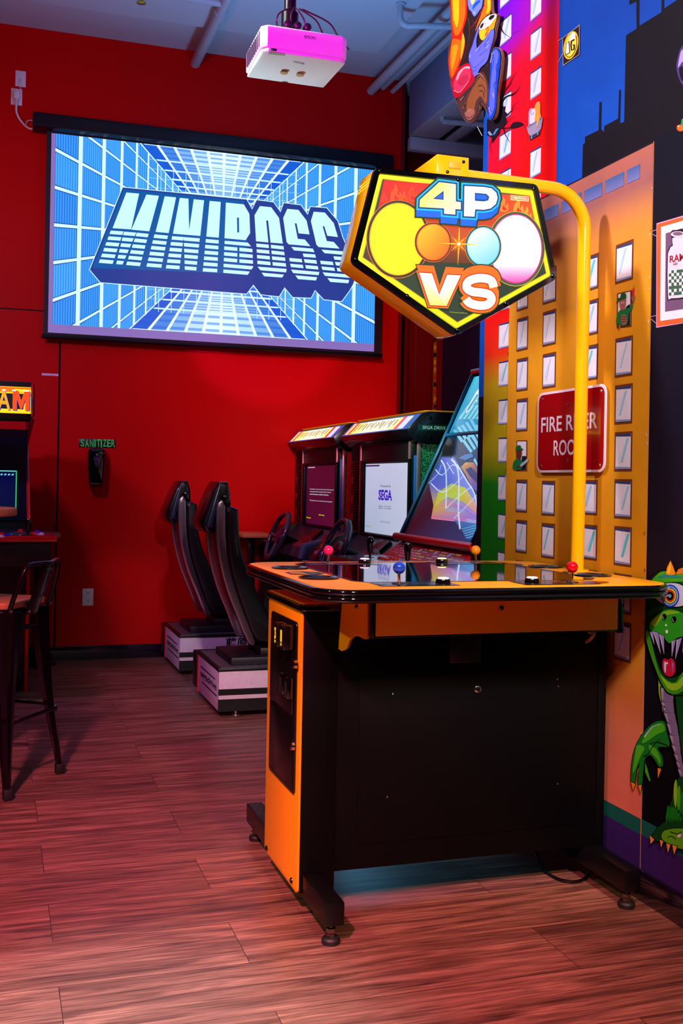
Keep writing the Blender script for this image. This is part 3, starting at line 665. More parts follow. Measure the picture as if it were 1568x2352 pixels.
# ================================================================ PROJECTOR
pj = thing('projector', 'white projector with pink lit front hanging from a black pole', 'projector', (.985, 3.62, 2.70))
X0, X1, Y0, Y1, Z0, Z1 = .832, 1.138, 3.5, 3.755, 2.765, 2.845
pts = [(X0, Y0 + .02), (X0 + .02, Y0), (X1 - .02, Y0), (X1, Y0 + .02), (X1 - .005, Y1), (X0 + .005, Y1)]
MB().prism(pts, 'z', Z0, Z1, .008, 3).build('body', WHT, pj)
MB().prism([(x * .97 + .985 * .03, y) for x, y in pts], 'z', Z0 - .012, Z0 + .002, .005).build('bottom_cover', WHT, pj)
A = Art(lambda u, v: pix(u, v, 'y', Y0), (0, -1, 0)); A.text('EPSON', [(699, 81), (724, 84), (724, 91), (699, 88)], (40, 20, 60), 1, .01); A.build('front_logo', PRINT, pj, smooth=False)
A = Art(lambda u, v: pix(u, v, 'z', Z0 - .012), (0, 0, -1)); A.text('EPSON', [(698, 148), (674, 143), (674, 139), (698, 144)], (50, 110, 120), 1, .01); A.build('bottom_logo', PRINT, pj, smooth=False)
A = Art(lambda u, v: pix(u, v, 'z', Z0 - .012), (0, 0, -1)); A.poly([(618, 119), (656, 123), (654, 128), (616, 124)], (160, 165, 160), 1); A.build('bottom_print', PRINT, pj, smooth=False)
for uv in ((652, 164), (689, 169)):
    c = pix(*uv, 'z', Z0 - .012); k = MB().lathe([(.012, 0), (.014, -.004), (.014, -.007), (.004, -.009)], c).build('adjuster_foot', mat('tan_plastic', (190, 150, 100), .4), pj)
c = pix(627, 113, 'z', Z0 - .012); MB().box(c.x - .008, c.x + .012, c.y - .006, c.y + .006, c.z - .004, c.z + .001, .001).build('release_tab', DK, pj)
m = MB()
for k in range(9): m.box(X0 - .0015, X0 + .004, Y0 + .03 + k * .023, Y0 + .04 + k * .023, Z0 + .012, Z1 - .015, .0008)
m.build('side_vents', GREY, pj)
MB().lathe([(.028, 0), (.034, -.006), (.034, -.012), (.024, -.013)], (.98, Y1 - .0, Z0 + .02), (0, 1, 0)).build('lens', DK, pj)
mm = MB().tube([(.955, 3.6, Z1 + .045), (.955, 3.6, ZC - .056)], .021, 16).lathe([(.03, 0), (.03, .06), (.022, .07)], (.955, 3.6, Z1 + .03)).box(.9, 1.03, 3.54, 3.66, Z1, Z1 + .008, .002).box(.93, .98, 3.58, 3.62, Z1 + .006, Z1 + .05, .003)
mm.lathe([(.06, 0), (.06, .008)], (.955, 3.6, ZC - .064)).build('mount_pole', mat('black_steel', (16, 12, 18), .3, metal=.4), pj)
for k in range(3): MB().lathe([(.013, 0), (.013, .02), (.009, .022)], (.925 + k * .035, 3.53, Z1 + .016), (0, -1, 0), 16).build('mount_knob', mat('mount_knob_plastic', (40, 30, 45), .3), pj)
mb = MB()
for k in range(5):
    mb.tube(smooth2([(.95 + .01 * k, 3.57, Z1 + .1), (.9 + .045 * k, 3.55, Z1 + .06), (.9 + .055 * k, 3.56, Z1 + .02), (.94 + .06 * k, 3.62, Z1 + .006)], 4, False), .003, 6)
mb.build('cables', mat('dark_cable', (60, 10, 50), .35), pj)

# ================================================================ PROJECTION SCREEN
YS = 7.74
ps = thing('projection_screen', 'large pulled down projection screen showing the MINIBOSS title, on the red wall', 'projection screen', (1.55, 7.76, 2.27))
a, b = pix(76, 256, 'y', 7.70), pix(903, 356, 'y', 7.70)
mb = MB().prism([(7.70, a.z), (7.82, a.z), (7.82, a.z - .11), (7.72, a.z - .11), (7.695, a.z - .095), (7.69, a.z - .02)], 'x', a.x, b.x, .004)
mb.build('housing', mat('dark_blue_black_case', (8, 10, 22), .3), ps)
tl, tr, br, bl = pix(104, 300, 'y', YS), pix(884, 395, 'y', YS), pix(873, 812, 'y', YS), pix(97, 772, 'y', YS)
zb = bl.z
MB().box(tl.x + .01, br.x + .005, YS, YS + .004, zb, a.z - .09).build('screen_cloth', mat('screen_border_cloth', (10, 8, 22), .6), ps, smooth=False)
MB().tube([(tl.x - .0, YS + .002, zb), (br.x + .015, YS + .002, zb)], .016, 14).build('bottom_bar', mat('dark_bar', (14, 16, 24), .3, metal=.3), ps)
u0, v0 = pix(125, 305, 'y', YS).x, pix(125, 305, 'y', YS).z
c1 = pix(866, 401, 'y', YS); c2 = pix(113, 757, 'y', YS); px0, pz0, px1, pz1 = c2.x + .02, c1.z + .03, c1.x, c2.z + .04
BAS = [(pix(113, 757, 'y', YS).x, pz0), (px1, pz0), (px1, pz1 - .04), (pix(113, 757, 'y', YS).x, pz1 - .04)]
A = Art(lambda s, t: Vector((px0 + s * (px1 - px0), YS - .001, pz0 + t * (pz1 - pz0))), (0, -1, 0), .0004)
A.poly([(-.012, 0), (1, 0), (1, 1.045), (-.012, 1.045)], (128, 104, 176), 0)
A.poly([(0, 0), (1, 0), (1, 1), (0, 1)], (205, 240, 255), 1)
CX, CYY = .5, .48
def cl(p, inside=True):
    for f in (lambda q: q[0], lambda q: 1 - q[0], lambda q: q[1], lambda q: 1 - q[1]):
        if len(p) > 2: p = clip(p, f)
    return p
def tile(p, col, L):
    p = cl(p)
    if len(p) > 2: A.poly(p, col, L)
xs = [0, .072, .14, .192, .236, .27, .298, .322, .343, .361, .376, .39]
def mixc(a_, b_, t): return tuple(a_[i] * (1 - t) + b_[i] * t for i in range(3))
rg = random.Random(9)
HT = .198
for side in (0, 1):
    X = (lambda x: x) if side == 0 else (lambda x: 1 - x)
    for i in range(len(xs) - 1):
        xa, xb = xs[i], xs[i + 1]; wv = xb - xa; mg = .006 * (wv / .07)
        xa2 = xa + (mg if i else 0); xb2 = xb - mg
        for k in range(-5, 5):
            e = .045
            def T(x, kk): return CYY + kk * HT * (CX - x) / CX
            q = [(X(xa2), T(xa2, k + e)), (X(xb2), T(xb2, k + e)), (X(xb2), T(xb2, k + 1 - e)), (X(xa2), T(xa2, k + 1 - e))]
            f = min(1, i / 8)
            c = mixc((10, 106, 218), (60, 168, 250), rg.random() * .5 + f * .4)
            tile(q, (6, 70, 140), 2)
            nst = 9 if i < 4 else 4
            for s_ in range(nst):
                a0 = xa2 + (xb2 - xa2) * (s_ + .12) / nst; a1 = xa2 + (xb2 - xa2) * (s_ + .72) / nst; e2 = e + .03
                tile([(X(a0), T(a0, k + e2)), (X(a1), T(a1, k + e2)), (X(a1), T(a1, k + 1 - e2)), (X(a0), T(a0, k + 1 - e2))], mixc(c, (130, 210, 255), .4), 3)
            qi = [(X(xa2 + .003), T(xa2, k + e + .02)), (X(xb2 - .003), T(xb2, k + e + .02)), (X(xb2 - .003), T(xb2, k + 1 - e - .02)), (X(xa2 + .003), T(xa2, k + 1 - e - .02))]
            tile(qi, c, 2.5)
# ceiling and floor of the tunnel
for sgn in (-1, 1):
    def Y(t): return CYY + sgn * t
    H = CYY if sgn < 0 else 1 - CYY
    k0 = .245; sl = CYY / (CX - k0)
    def W(t): return t / sl
    ts = [H, .40, .35, .305, .27, .24, .215, .19, .17]
    for i in range(len(ts) - 1):
        t0, t1 = ts[i], ts[i + 1]
        f = i / 7
        for j in range(10):
            g0, g1 = -1 + j * .2, -1 + (j + 1) * .2
            cen = 1 - min(1, abs((g0 + g1) / 2) * 1.1)
            base = mixc((10, 84, 200), (215, 248, 255), min(1, cen * (1.25 - f * .85))); 
            q = [(CX + W(t0) * (g0 + .012), Y(t0 - .004)), (CX + W(t0) * (g1 - .012), Y(t0 - .004)), (CX + W(t1) * (g1 - .012), Y(t1 + .004)), (CX + W(t1) * (g0 + .012), Y(t1 + .004))]
            q2 = q[2:] if False else q
            tile(q, base, 4)
            for s_ in range(3):
                ta = t0 - .004 - (t0 - t1 - .008) * (s_ + .2) / 3; tb = ta - (t0 - t1) * .12
                tile([(CX + W(ta) * (g0 + .02), Y(ta)), (CX + W(ta) * (g1 - .02), Y(ta)), (CX + W(tb) * (g1 - .02), Y(tb)), (CX + W(tb) * (g0 + .02), Y(tb))], mixc(base, (20, 90, 220), .45), 5)
    for j in range(11):
        g = -1 + j * .2; wd = .004 if j in (0, 10) else .009
        p0 = (CX + W(H) * g, Y(H)); p1 = (CX + W(.16) * g, Y(.16))
        A.line([p0, p1], [wd, wd * .35], (225, 246, 255), 6)
# far lattice
for i in range(13):
    x = .27 + i * .038; A.line([(x, .1 + abs(i - 6) * .003), (x, .9)], .0016, (190, 235, 255), 7)
for i in range(5):
    for sg in (-1, 1): y = CYY + sg * (.4 - i * .05); A.line([(.27, y), (.74, y)], .0016, (170, 220, 255), 7)
# title block
def sp(u, v): return pix(u, v, 'y', YS - .001)
B = Art(sp, (0, -1, 0), .0004)
ca = lambda p: (200 + p[0] / 4.9, 420 + p[1] / 4.9)
cb_ = lambda p: (500 + p[0] / 4.9, 440 + p[1] / 4.9)
back = [ca(p) for p in ((150, 1122), (30, 980), (400, 55))] + [cb_(p) for p in ((0, 62), (320, 92), (383, 205), (435, 99), (622, 124), (703, 237), (740, 132), (930, 157), (1008, 265), (1040, 175), (1220, 189), (1345, 337), (1400, 520), (1480, 700), (1560, 900), (1520, 1040), (1480, 1112), (1388, 1237), (1190, 1215), (1090, 1110), (1045, 1197), (840, 1190), (748, 1080), (685, 1182), (483, 1160), (397, 1050), (320, 1152))]
B.poly(grow(back, 1.6), (200, 245, 255), 20)
B.poly(back, (32, 58, 140), 21)
NV = (6, 84, 158)
B.poly([ca((60, 960)), ca((410, 75)), cb_((290, 110)), cb_((330, 600)), cb_((300, 940)), cb_((0, 920))], NV, 22)
LT = (196, 244, 255)
def cp(f, pts, c=LT, L=24): B.poly([f(p) for p in pts], c, L)
for p in ([(440, 112), (583, 125), (493, 527), (285, 513)], [(665, 135), (805, 150), (697, 548), (496, 530)], [(870, 155), (998, 167), (915, 568), (768, 555)],
          [(1040, 173), (1137, 182), (1145, 535), (1197, 188), (1313, 200), (1270, 600), (963, 575)], [(1375, 207), (1500, 218), (1478, 620), (1338, 607)]): cp(ca, p)
cp(cb_, [(88, 127), (290, 148), (352, 255), (360, 470), (310, 550), (73, 528)]); cp(cb_, [(212, 295), (235, 297), (237, 465), (215, 463)], NV, 25)
cp(cb_, [(470, 167), (597, 180), (685, 300), (727, 588), (590, 577), (563, 330), (540, 328), (565, 575), (427, 562), (410, 270)])
S1 = [(778, 198), (903, 210), (995, 330), (1028, 485), (905, 473), (883, 362), (862, 360), (895, 535), (975, 543), (1037, 618), (795, 597), (770, 570), (732, 300)]
cp(cb_, S1); cp(cb_, [(1075, 230), (1200, 240), (1300, 358), (1347, 515), (1227, 500), (1195, 395), (1175, 392), (1222, 560), (1300, 570), (1365, 645), (1130, 627), (1105, 600), (1043, 335)])
def bands(f, q, n, duty=.6):
    tl_, tr_, br_, bl_ = q; per = 1 / (n - 1 + duty)
    for k in range(n):
        t0 = k * per; t1 = t0 + per * duty
        L_ = lambda a_, b_, t: (a_[0] + (b_[0] - a_[0]) * t, a_[1] + (b_[1] - a_[1]) * t)
        cp(f, [L_(tl_, bl_, t0), L_(tr_, br_, t0), L_(tr_, br_, t1), L_(tl_, bl_, t1)])
for q in ([(265, 540), (406, 550), (285, 915), (130, 902)], [(412, 552), (550, 563), (396, 922), (325, 917)], [(557, 564), (690, 577), (592, 940), (437, 927)], [(755, 583), (907, 597), (832, 958), (665, 945)], [(955, 603), (1084, 613), (1035, 975), (883, 965)], [(1084, 613), (1265, 628), (1225, 990), (1097, 980)], [(1333, 635), (1478, 648), (1460, 1010), (1298, 1000)]): bands(ca, q, 6)
cp(cb_, [(75, 557), (335, 578), (370, 620), (73, 592)]); bands(cb_, [(70, 620), (217, 632), (215, 800), (65, 787)], 3); bands(cb_, [(240, 634), (385, 648), (393, 815), (240, 803)], 3)
cp(cb_, [(62, 815), (393, 842), (393, 855), (375, 880), (62, 852)]); cp(cb_, [(60, 880), (357, 903), (333, 940), (60, 917)])
bands(cb_, [(430, 588), (568, 600), (590, 832), (443, 818)], 4); bands(cb_, [(593, 602), (735, 617), (765, 848), (615, 835)], 4)
cp(cb_, [(445, 848), (770, 873), (765, 912), (475, 888)]); cp(cb_, [(490, 915), (740, 937), (720, 970), (517, 955)])
SS = [[(822, 625), (1065, 645), (1083, 685), (855, 665)], [(952, 700), (1090, 710), (1100, 748), (962, 738)], [(800, 750), (940, 762), (947, 800), (806, 788)], [(965, 763), (1103, 775), (1112, 815), (975, 802)], [(810, 815), (952, 828), (960, 865), (820, 852)], [(980, 830), (1120, 842), (1128, 880), (988, 868)], [(820, 880), (1138, 908), (1130, 943), (845, 920)], [(868, 945), (1113, 967), (1100, 1003), (900, 988)]]
for p in SS: cp(cb_, p); cp(cb_, [(x + 340 + (y - 625) * .06, y + 31) for x, y in p])
B.x0 = 0
k = len(A.V); A.V += B.V; A.F += [[i + k for i in f] for f in B.F]; A.I += B.I; A.C += B.C
A.build('projected_picture', GLOW, ps, smooth=False)
ht = MB(); c = pix(600, 280, 'y', 7.7)
# blank plates, plug and cord at the left end of the housing
pl = thing('blank_wall_plate', 'white blank wall plate with a thin wire, upper of the two plates near the ceiling', 'wall plate', pix(47, 200, 'y', YW))
def plate(u0, v0, u1, v1, par):
    a_, b_ = pix(u0, v0, 'y', YW - .006), pix(u1, v1, 'y', YW - .006)
    return MB().box(a_.x, b_.x, YW - .007, YW, b_.z, a_.z, .002).build('plate', WHT, par)
plate(35.6, 161, 59, 200.5, pl)
MB().tube(smooth2([tuple(pix(48, 181, 'y', YW - .01)), tuple(pix(48, 195, 'y', YW - .03)), tuple(pix(46, 215, 'y', YW - .02)), tuple(pix(42, 240, 'y', YW - .02))], 4, False), .0025, 6).build('thin_wire', WHT, pl)
po = thing('upper_power_outlet', 'white outlet plate with a plug in it, beside the left end of the screen', 'outlet', pix(38, 240, 'y', YW))
plate(25.4, 202, 50.5, 243, po)
cd = thing('screen_power_cord', 'white power cord hanging from the upper outlet to the projection screen housing', 'cord', pix(60, 290, 'y', YW))
a_ = pix(38.5, 217, 'y', YW - .02)
MB().box(a_.x - .02, a_.x + .02, YW - .045, YW - .007, a_.z - .035, a_.z + .02, .006).build('plug', WHT, cd)
MB().tube(smooth2([tuple(pix(u_, v_, 'y', YW - .03)) for u_, v_ in ((38.5, 222), (38, 235), (37.5, 255), (44, 272), (56, 287), (66, 294.5), (71, 296), (75, 296.5))], 5, False), .0075, 10).build('cord', WHT, cd)
MB().tube(smooth2([tuple(pix(u_, v_, 'y', YW - .04)) for u_, v_ in ((59, 286), (63, 278), (68, 276.5), (74.5, 277))], 5, False), .004, 8).build('signal_wire', WHT, cd)

# lower outlet, sanitizer sign and dispenser
po = thing('power_outlet', 'white double power outlet low on the red wall below the sanitizer dispenser', 'outlet', pix(201, 1391, 'y', YW))
a_, b_ = pix(189.5, 1352, 'y', YW - .006), pix(214, 1391, 'y', YW - .006)
MB().box(a_.x, b_.x, YW - .007, YW, b_.z, a_.z, .002).build('plate', WHT, po)
cx_ = (a_.x + b_.x) / 2
for zz_ in (.032, -.03):
    zc = (a_.z + b_.z) / 2 + zz_ * .9
    m = MB().prism(ell(cx_, zc, .017, .016, 20), 'y', YW - .0095, YW - .006); r_ = m.build('receptacle', WHT, po)
    MB().box(cx_ - .009, cx_ - .006, YW - .011, YW - .009, zc, zc + .009).box(cx_ + .005, cx_ + .008, YW - .011, YW - .009, zc, zc + .009).prism(ell(cx_, zc - .006, .003, .003, 10), 'y', YW - .011, YW - .009).build('slots', BLK, r_)
a_, b_ = pix(181.5, 1005, 'y', YW - .004), pix(265, 1029, 'y', YW - .004)
sg = thing('sanitizer_sign', 'small black sign with dripping green SANITIZER lettering on the red wall', 'sign', ((a_.x + b_.x) / 2, YW, b_.z))
MB().box(a_.x, b_.x, YW - .005, YW, b_.z, a_.z - .008, .001).build('board', mat('sign_black', (8, 20, 10), .4), sg)
A = planeart('y', YW - .005, -1)
for i, ch in enumerate('SANITIZER'):
    w_ = 1.0 if ch != 'I' else .45
    x = 185 + [0, 9.2, 18.5, 27.8, 32.2, 40.5, 45, 53.5, 62][i] * 1.14; x2 = x + (8.6 if ch != 'I' else 3)
    A.text(ch, [(x, 1009 + i * .1), (x2, 1008.4 + i * .1), (x2, 1026 + (i % 3) * .8), (x, 1025.5 + (i % 2) * 1.5)], (90, 255, 110), 2, .02)
A.build('lettering', PAINT, sg, smooth=False)
c = pix(221, 1075, 'y', YW - .06)
ds = thing('sanitizer_dispenser', 'glossy black sanitizer dispenser under the green lettered sign', 'dispenser', (c.x, YW, c.z - .14))
zt_, zb_ = pix(221, 1029, 'y', YW - .05).z, pix(221, 1117, 'y', YW - .05).z; hw = .062
prof = [(-hw * .8, zb_ + .02), (-hw * .5, zb_), (hw * .5, zb_), (hw * .8, zb_ + .02), (hw, zt_ - .07), (hw * .95, zt_ - .02), (hw * .6, zt_), (-hw * .6, zt_), (-hw * .95, zt_ - .02), (-hw, zt_ - .07)]
prof = [(c.x + p[0], p[1]) for p in smooth2(prof, 3)]
MB().prism(prof, 'y', YW - .1, YW - .001, .028, 4).build('housing', mat('dispenser_black_gloss', (6, 6, 9), .06, coat=.8, var=0), ds)
zz_ = zt_ - .095
MB().prism([(c.x + p[0], zz_ + p[1]) for p in smooth2([(-.018, .02), (.018, .02), (.016, -.02), (0, -.045), (-.016, -.02)], 3)], 'y', YW - .104, YW - .098, .002).build('window', mat('smoked_window', (70, 60, 80), .1), ds)
A = Art(lambda x, z: Vector((x, YW - .1005, z)), (0, -1, 0)); A.poly([(c.x - .007, zt_ - .055), (c.x + .007, zt_ - .055), (c.x + .007, zt_ - .041), (c.x - .007, zt_ - .041)], (110, 110, 150), 1); A.text('sanitizer', [(c.x - .025, zt_ - .06), (c.x + .025, zt_ - .06), (c.x + .025, zt_ - .068), (c.x - .025, zt_ - .068)], (100, 90, 150), 1)
A.build('logo', PRINT, ds, smooth=False)

# ================================================================ FIRE RISER ROOM SIGN
XSG = XM - .018
SX = lambda u, v: pix(u, v, 'x', XSG)
a_, b_ = SX(1233, 995), SX(1391, 985); zt_, zb_ = SX(1300, 894).z, SX(1300, 1085).z
fs = thing('fire_riser_room_sign', 'red metal sign with white FIRE RISER ROOM lettering on the orange painted tower', 'sign', (XSG, (a_.y + b_.y) / 2, zb_))
def rrect(x0, x1, y0, y1, r, n=5):
    out = []
    for cx, cy, a0 in ((x1 - r, y1 - r, 0), (x0 + r, y1 - r, 90), (x0 + r, y0 + r, 180), (x1 - r, y0 + r, 270)):
        for i in range(n + 1): a = radians(a0 + 90 * i / n); out.append((cx + r * cos(a), cy + r * sin(a)))
    return out
y0_, y1_ = b_.y, a_.y
MB().prism(rrect(y0_, y1_, zb_, zt_, .035), 'x', XSG, XSG + .003, .0006).build('plate', mat('sign_white_edge', (225, 200, 215), .3), fs)
A = Art(lambda y, z: Vector((XSG, y, z)), (-1, 0, 0))
A.poly(rrect(y0_ + .011, y1_ - .011, zb_ + .009, zt_ - .009, .027), (150, 6, 14), 1)
H_ = zt_ - zb_; W_ = y1_ - y0_
def yy(t): return y1_ - W_ * t
A.text('FIRE RISER', [(yy(.07), zt_ - H_ * .31), (yy(.89), zt_ - H_ * .31), (yy(.89), zt_ - H_ * .50), (yy(.07), zt_ - H_ * .50)], (228, 205, 222), 2, .012)
A.text('ROOM', [(yy(.27), zt_ - H_ * .605), (yy(.70), zt_ - H_ * .605), (yy(.70), zt_ - H_ * .795), (yy(.27), zt_ - H_ * .795)], (228, 205, 222), 2, .012)
A.build('sign_face', attr_mat('retroreflective_sheet', 0, .12, .8), fs, smooth=False)
for ty, tz in ((.08, .08), (.93, .08), (.08, .92), (.93, .92), (.48, .19), (.48, .86)):
    MB().lathe([(.006, 0), (.005, .002), (.002, .003)], (XSG, yy(ty), zt_ - H_ * tz), (-1, 0, 0), 12).build('screw', CHR, fs)

# ================================================================ PAINTED CUT-OUT FIGURE
XK = XM - .032
ct = thing('painted_plywood_figure', 'painted plywood cut-out of a shaggy creature holding a cup, high on the wall end', 'wall art', pix(1070, 285, 'x', XK))
out = [(75, -500), (75, 120), (95, 450), (60, 620), (50, 800), (75, 1010), (95, 1120), (130, 1240), (160, 1330), (215, 1450), (250, 1530), (320, 1580), (380, 1550), (430, 1480), (450, 1400), (450, 1350), (480, 1340), (540, 1440), (570, 1520), (600, 1545), (650, 1500), (672, 1400), (685, 1200), (712, 1050), (738, 800), (737, 690), (700, 618), (640, 612), (605, 700), (600, 600), (640, 480), (655, 380), (688, 190), (620, 160), (605, 0), (600, -500)]
cf = lambda p: pix(1020 + p[0] / 5.6, p[1] / 5.6, 'x', XK)
P3 = [cf(p) for p in smooth2(out, 3)]
MB().prism([(p.y, p.z) for p in P3], 'x', XK, XK + .012).build('plywood_board', mat('plywood_edge', (170, 120, 90), .7), ct, smooth=False)
MB().box(XK + .012, XM, P3[0].y - .3, P3[0].y - .26, cf((300, 300)).z - .03, cf((300, 300)).z + .03).build('standoff', BLK, ct)
A = planeart('x', XK, -1, .0005).crop(1020, 0, 5.6)
A.poly(grow(out, -4), (46, 26, 30), 1, sm=3)
armp = [(82, -500), (84, 150), (103, 470), (64, 680), (58, 850), (95, 1030), (150, 960), (205, 820), (258, 650), (270, 520), (242, 400), (285, 250), (297, 100), (292, -500)]
A.poly(armp, (226, 34, 10), 2, sm=3)
A.poly([(100, -480), (98, 150), (125, 400), (160, 460), (215, 400), (262, 240), (275, 90), (265, -480)], (255, 120, 8), 3, sm=3); A.poly([(120, -480), (115, 140), (150, 330), (175, 330), (195, 150), (185, -480)], (255, 215, 20), 4, sm=3)
A.poly([(105, 520), (78, 700), (75, 850), (100, 1000), (140, 930), (190, 800), (235, 640), (235, 540), (160, 500)], (255, 110, 10), 3, sm=3); A.poly([(105, 600), (95, 750), (100, 900), (125, 850), (165, 700), (180, 580)], (255, 165, 20), 4, sm=3)
A.poly([(240, 420), (268, 520), (250, 650), (215, 780), (225, 560)], (250, 190, 30), 4, sm=2)
A.poly([(520, 0), (540, -300), (596, -300), (600, 130), (560, 190), (500, 240), (440, 330), (400, 400), (450, 250), (500, 120)], (250, 120, 12), 2, sm=2); A.poly([(555, 0), (590, -40), (598, 120), (540, 180), (560, 90)], (255, 205, 30), 3, sm=2)
A.line([(520, 60), (470, 170), (400, 290), (340, 370)], [12, 4], (190, 30, 20), 3, sm=3)
A.poly([(295, -300), (302, 80), (345, 150), (378, 212), (410, 212), (462, 140), (502, 50), (515, -300)], (30, 40, 110), 3, sm=3); A.poly([(304, -300), (312, 75), (352, 145), (380, 203), (405, 203), (455, 135), (494, 50), (505, -300)], (120, 140, 245), 4, sm=3)
A.poly([(345, 0), (350, -100), (430, -100), (400, 20), (365, 60)], (250, 225, 150), 6, sm=2); A.poly([(370, 90), (400, 40), (450, 0), (470, 20), (430, 60), (390, 100), (375, 130)], (20, 90, 220), 5, sm=2); A.poly([(385, 150), (400, 150), (398, 180), (388, 185)], (200, 215, 255), 6)
for k, q in enumerate(([(310, 230), (330, 400), (300, 600), (240, 800)], [(360, 260), (380, 330), (340, 500), (300, 700)], [(420, 260), (400, 350)], [(560, 850), (520, 800), (480, 860)])): A.line(q, [7, 2], [(120, 70, 50), (84, 52, 48), (150, 90, 60), (90, 60, 80)][k], 3, sm=3)
cup = [(450, 370), (500, 280), (560, 212), (640, 180), (687, 192), (662, 300), (632, 400), (560, 480), (500, 522), (462, 480)]
A.poly(grow(cup, 4), (20, 12, 14), 4, sm=2); A.poly(cup, (248, 170, 16), 5, sm=2); A.poly([(470, 400), (540, 380), (600, 330), (580, 460), (500, 515), (468, 480)], (252, 205, 40), 6, sm=2)
mo = [(453, 372), (480, 300), (540, 225), (630, 182), (684, 196), (650, 260), (590, 330), (520, 375), (470, 385)]
A.poly(mo, (240, 232, 240), 7, sm=2); A.poly([(470, 350), (490, 310), (520, 300), (500, 350), (480, 370)], (30, 20, 24), 8, sm=2); A.poly([(580, 240), (610, 200), (660, 195), (640, 235), (600, 260)], (30, 20, 24), 8, sm=2)
rd = random.Random(3)
for k in range(24): x = rd.uniform(500, 620); y = 700 - x * .72 + rd.uniform(-25, 25); A.poly(ell(x - 10, y - 15, 4, 3, 6), rd.choice([(90, 80, 110), (200, 190, 215), (40, 30, 40)]), 8)
A.line([(545, 400), (560, 360), (580, 345), (580, 380), (560, 410), (540, 440), (535, 460), (550, 455), (570, 420)], 8, (225, 40, 20), 7, sm=2); A.line([(560, 350), (575, 395), (545, 425)], 7, (225, 40, 20), 7)
hand = [(443, 352), (455, 380), (425, 500), (425, 580), (432, 622), (470, 580), (520, 520), (570, 450), (600, 400), (630, 382), (652, 402), (640, 500), (605, 620), (590, 690), (560, 790), (500, 850), (470, 880), (430, 960), (400, 985), (385, 960), (362, 880), (330, 790), (332, 690), (372, 590), (405, 480), (430, 400)]
A.poly(grow(hand, 4), (16, 60, 190), 8, sm=2); A.poly(hand, (110, 112, 240), 9, sm=2)
for q in ([(425, 665), (450, 650), (480, 600)], [(340, 790), (360, 850), (400, 870), (470, 820), (540, 740)], [(460, 720), (500, 690), (560, 640)], [(375, 900), (400, 920), (430, 880)], [(520, 600), (560, 540), (600, 470)]): A.line(q, [10, 3], (24, 84, 214), 10, sm=3)
for q in ([(420, 660), (440, 645), (465, 600)], [(560, 560), (585, 530)], [(345, 740), (350, 700)], [(560, 620), (590, 570)]): A.line(q, [7, 3], (225, 225, 255), 11, sm=2)
lg2 = [(640, 640), (690, 618), (728, 680), (734, 800), (714, 950), (690, 1180), (674, 1400), (640, 1510), (592, 1535), (568, 1450), (582, 1200), (602, 900), (608, 760)]
A.poly(lg2, (20, 70, 205), 8, sm=3); A.poly([(650, 660), (685, 640), (712, 700), (700, 800), (680, 950), (665, 1180), (655, 1380), (620, 1480), (590, 1480), (600, 1200), (625, 900), (630, 760)], (96, 108, 238), 9, sm=3)
for q in ([(720, 800), (680, 850), (690, 930), (720, 880)], [(690, 1050), (655, 1080), (660, 1150), (690, 1140)], [(640, 700), (650, 780), (630, 900)], [(600, 1400), (620, 1440), (650, 1430)]): A.line(q, [9, 4], (16, 62, 196), 10, sm=3)
for q in ([(610, 810), (630, 700), (660, 660)], [(590, 1380), (595, 1430), (615, 1445)], [(640, 1200), (650, 1260)]): A.line(q, [7, 3], (220, 225, 255), 11, sm=2)
rdp = [(98, 1030), (150, 950), (200, 870), (300, 812), (358, 850), (375, 960), (402, 1005), (350, 1100), (260, 1190), (200, 1248), (135, 1252), (105, 1130)]
A.poly(rdp, (196, 8, 40), 5, sm=3); A.poly([(125, 1060), (200, 930), (290, 870), (335, 880), (350, 990), (290, 1100), (215, 1170), (150, 1180)], (228, 50, 96), 6, sm=3); A.poly([(160, 1030), (190, 930), (270, 860), (330, 855), (335, 885), (270, 885), (215, 950), (185, 1020)], (255, 170, 185), 7, sm=3); A.line([(130, 1160), (200, 1190), (260, 1130), (330, 1040)], [12, 5], (255, 150, 170), 7, sm=3)
A.poly([(180, 1080), (220, 1000), (300, 960), (310, 1030), (240, 1100)], (200, 40, 80), 7, sm=3)
br_ = [(168, 1290), (260, 1195), (350, 1100), (405, 1010), (450, 935), (510, 932), (558, 1020), (580, 1150), (568, 1350), (555, 1440), (480, 1320), (450, 1340), (432, 1470), (380, 1540), (320, 1572), (252, 1520), (200, 1420)]
A.poly(br_, (84, 50, 52), 5, sm=3); A.poly([(300, 1300), (360, 1150), (430, 1010), (480, 960), (530, 1010), (560, 1150), (545, 1340), (480, 1240), (420, 1300), (380, 1440), (300, 1460)], (150, 84, 46), 6, sm=3)
A.poly([(270, 1450), (330, 1420), (390, 1400), (400, 1460), (350, 1540), (300, 1530)], (170, 100, 90), 7, sm=2)
for q in ([(240, 1280), (300, 1180), (380, 1110), (440, 1010)], [(440, 1020), (480, 980), (520, 1040)], [(450, 1110), (500, 1100), (540, 1180)], [(460, 1170), (510, 1180), (520, 1260)], [(300, 1500), (340, 1520), (380, 1470)]): A.line(q, [14, 5], (70, 44, 56), 8, sm=3)
for q in ([(430, 960), (470, 945), (510, 990)], [(215, 1290), (265, 1240)], [(320, 1440), (330, 1400), (360, 1420)], [(250, 1400), (280, 1330)]): A.line(q, [9, 3], (224, 170, 140), 9, sm=2)
A.line([(250, 1400), (265, 1360), (290, 1320)], [10, 3], (230, 110, 20), 9, sm=2)
A.build('painted_face', PAINT, ct, smooth=False)
MB().tube(smooth2([tuple(pix(1092, 270, 'x', XK + .01)), tuple(pix(1096, 290, 'x', XK + .03)), tuple(pix(1107, 312, 'x', XM - .003))], 4, False), .0015, 6).build('hanging_string', WHT, ct)
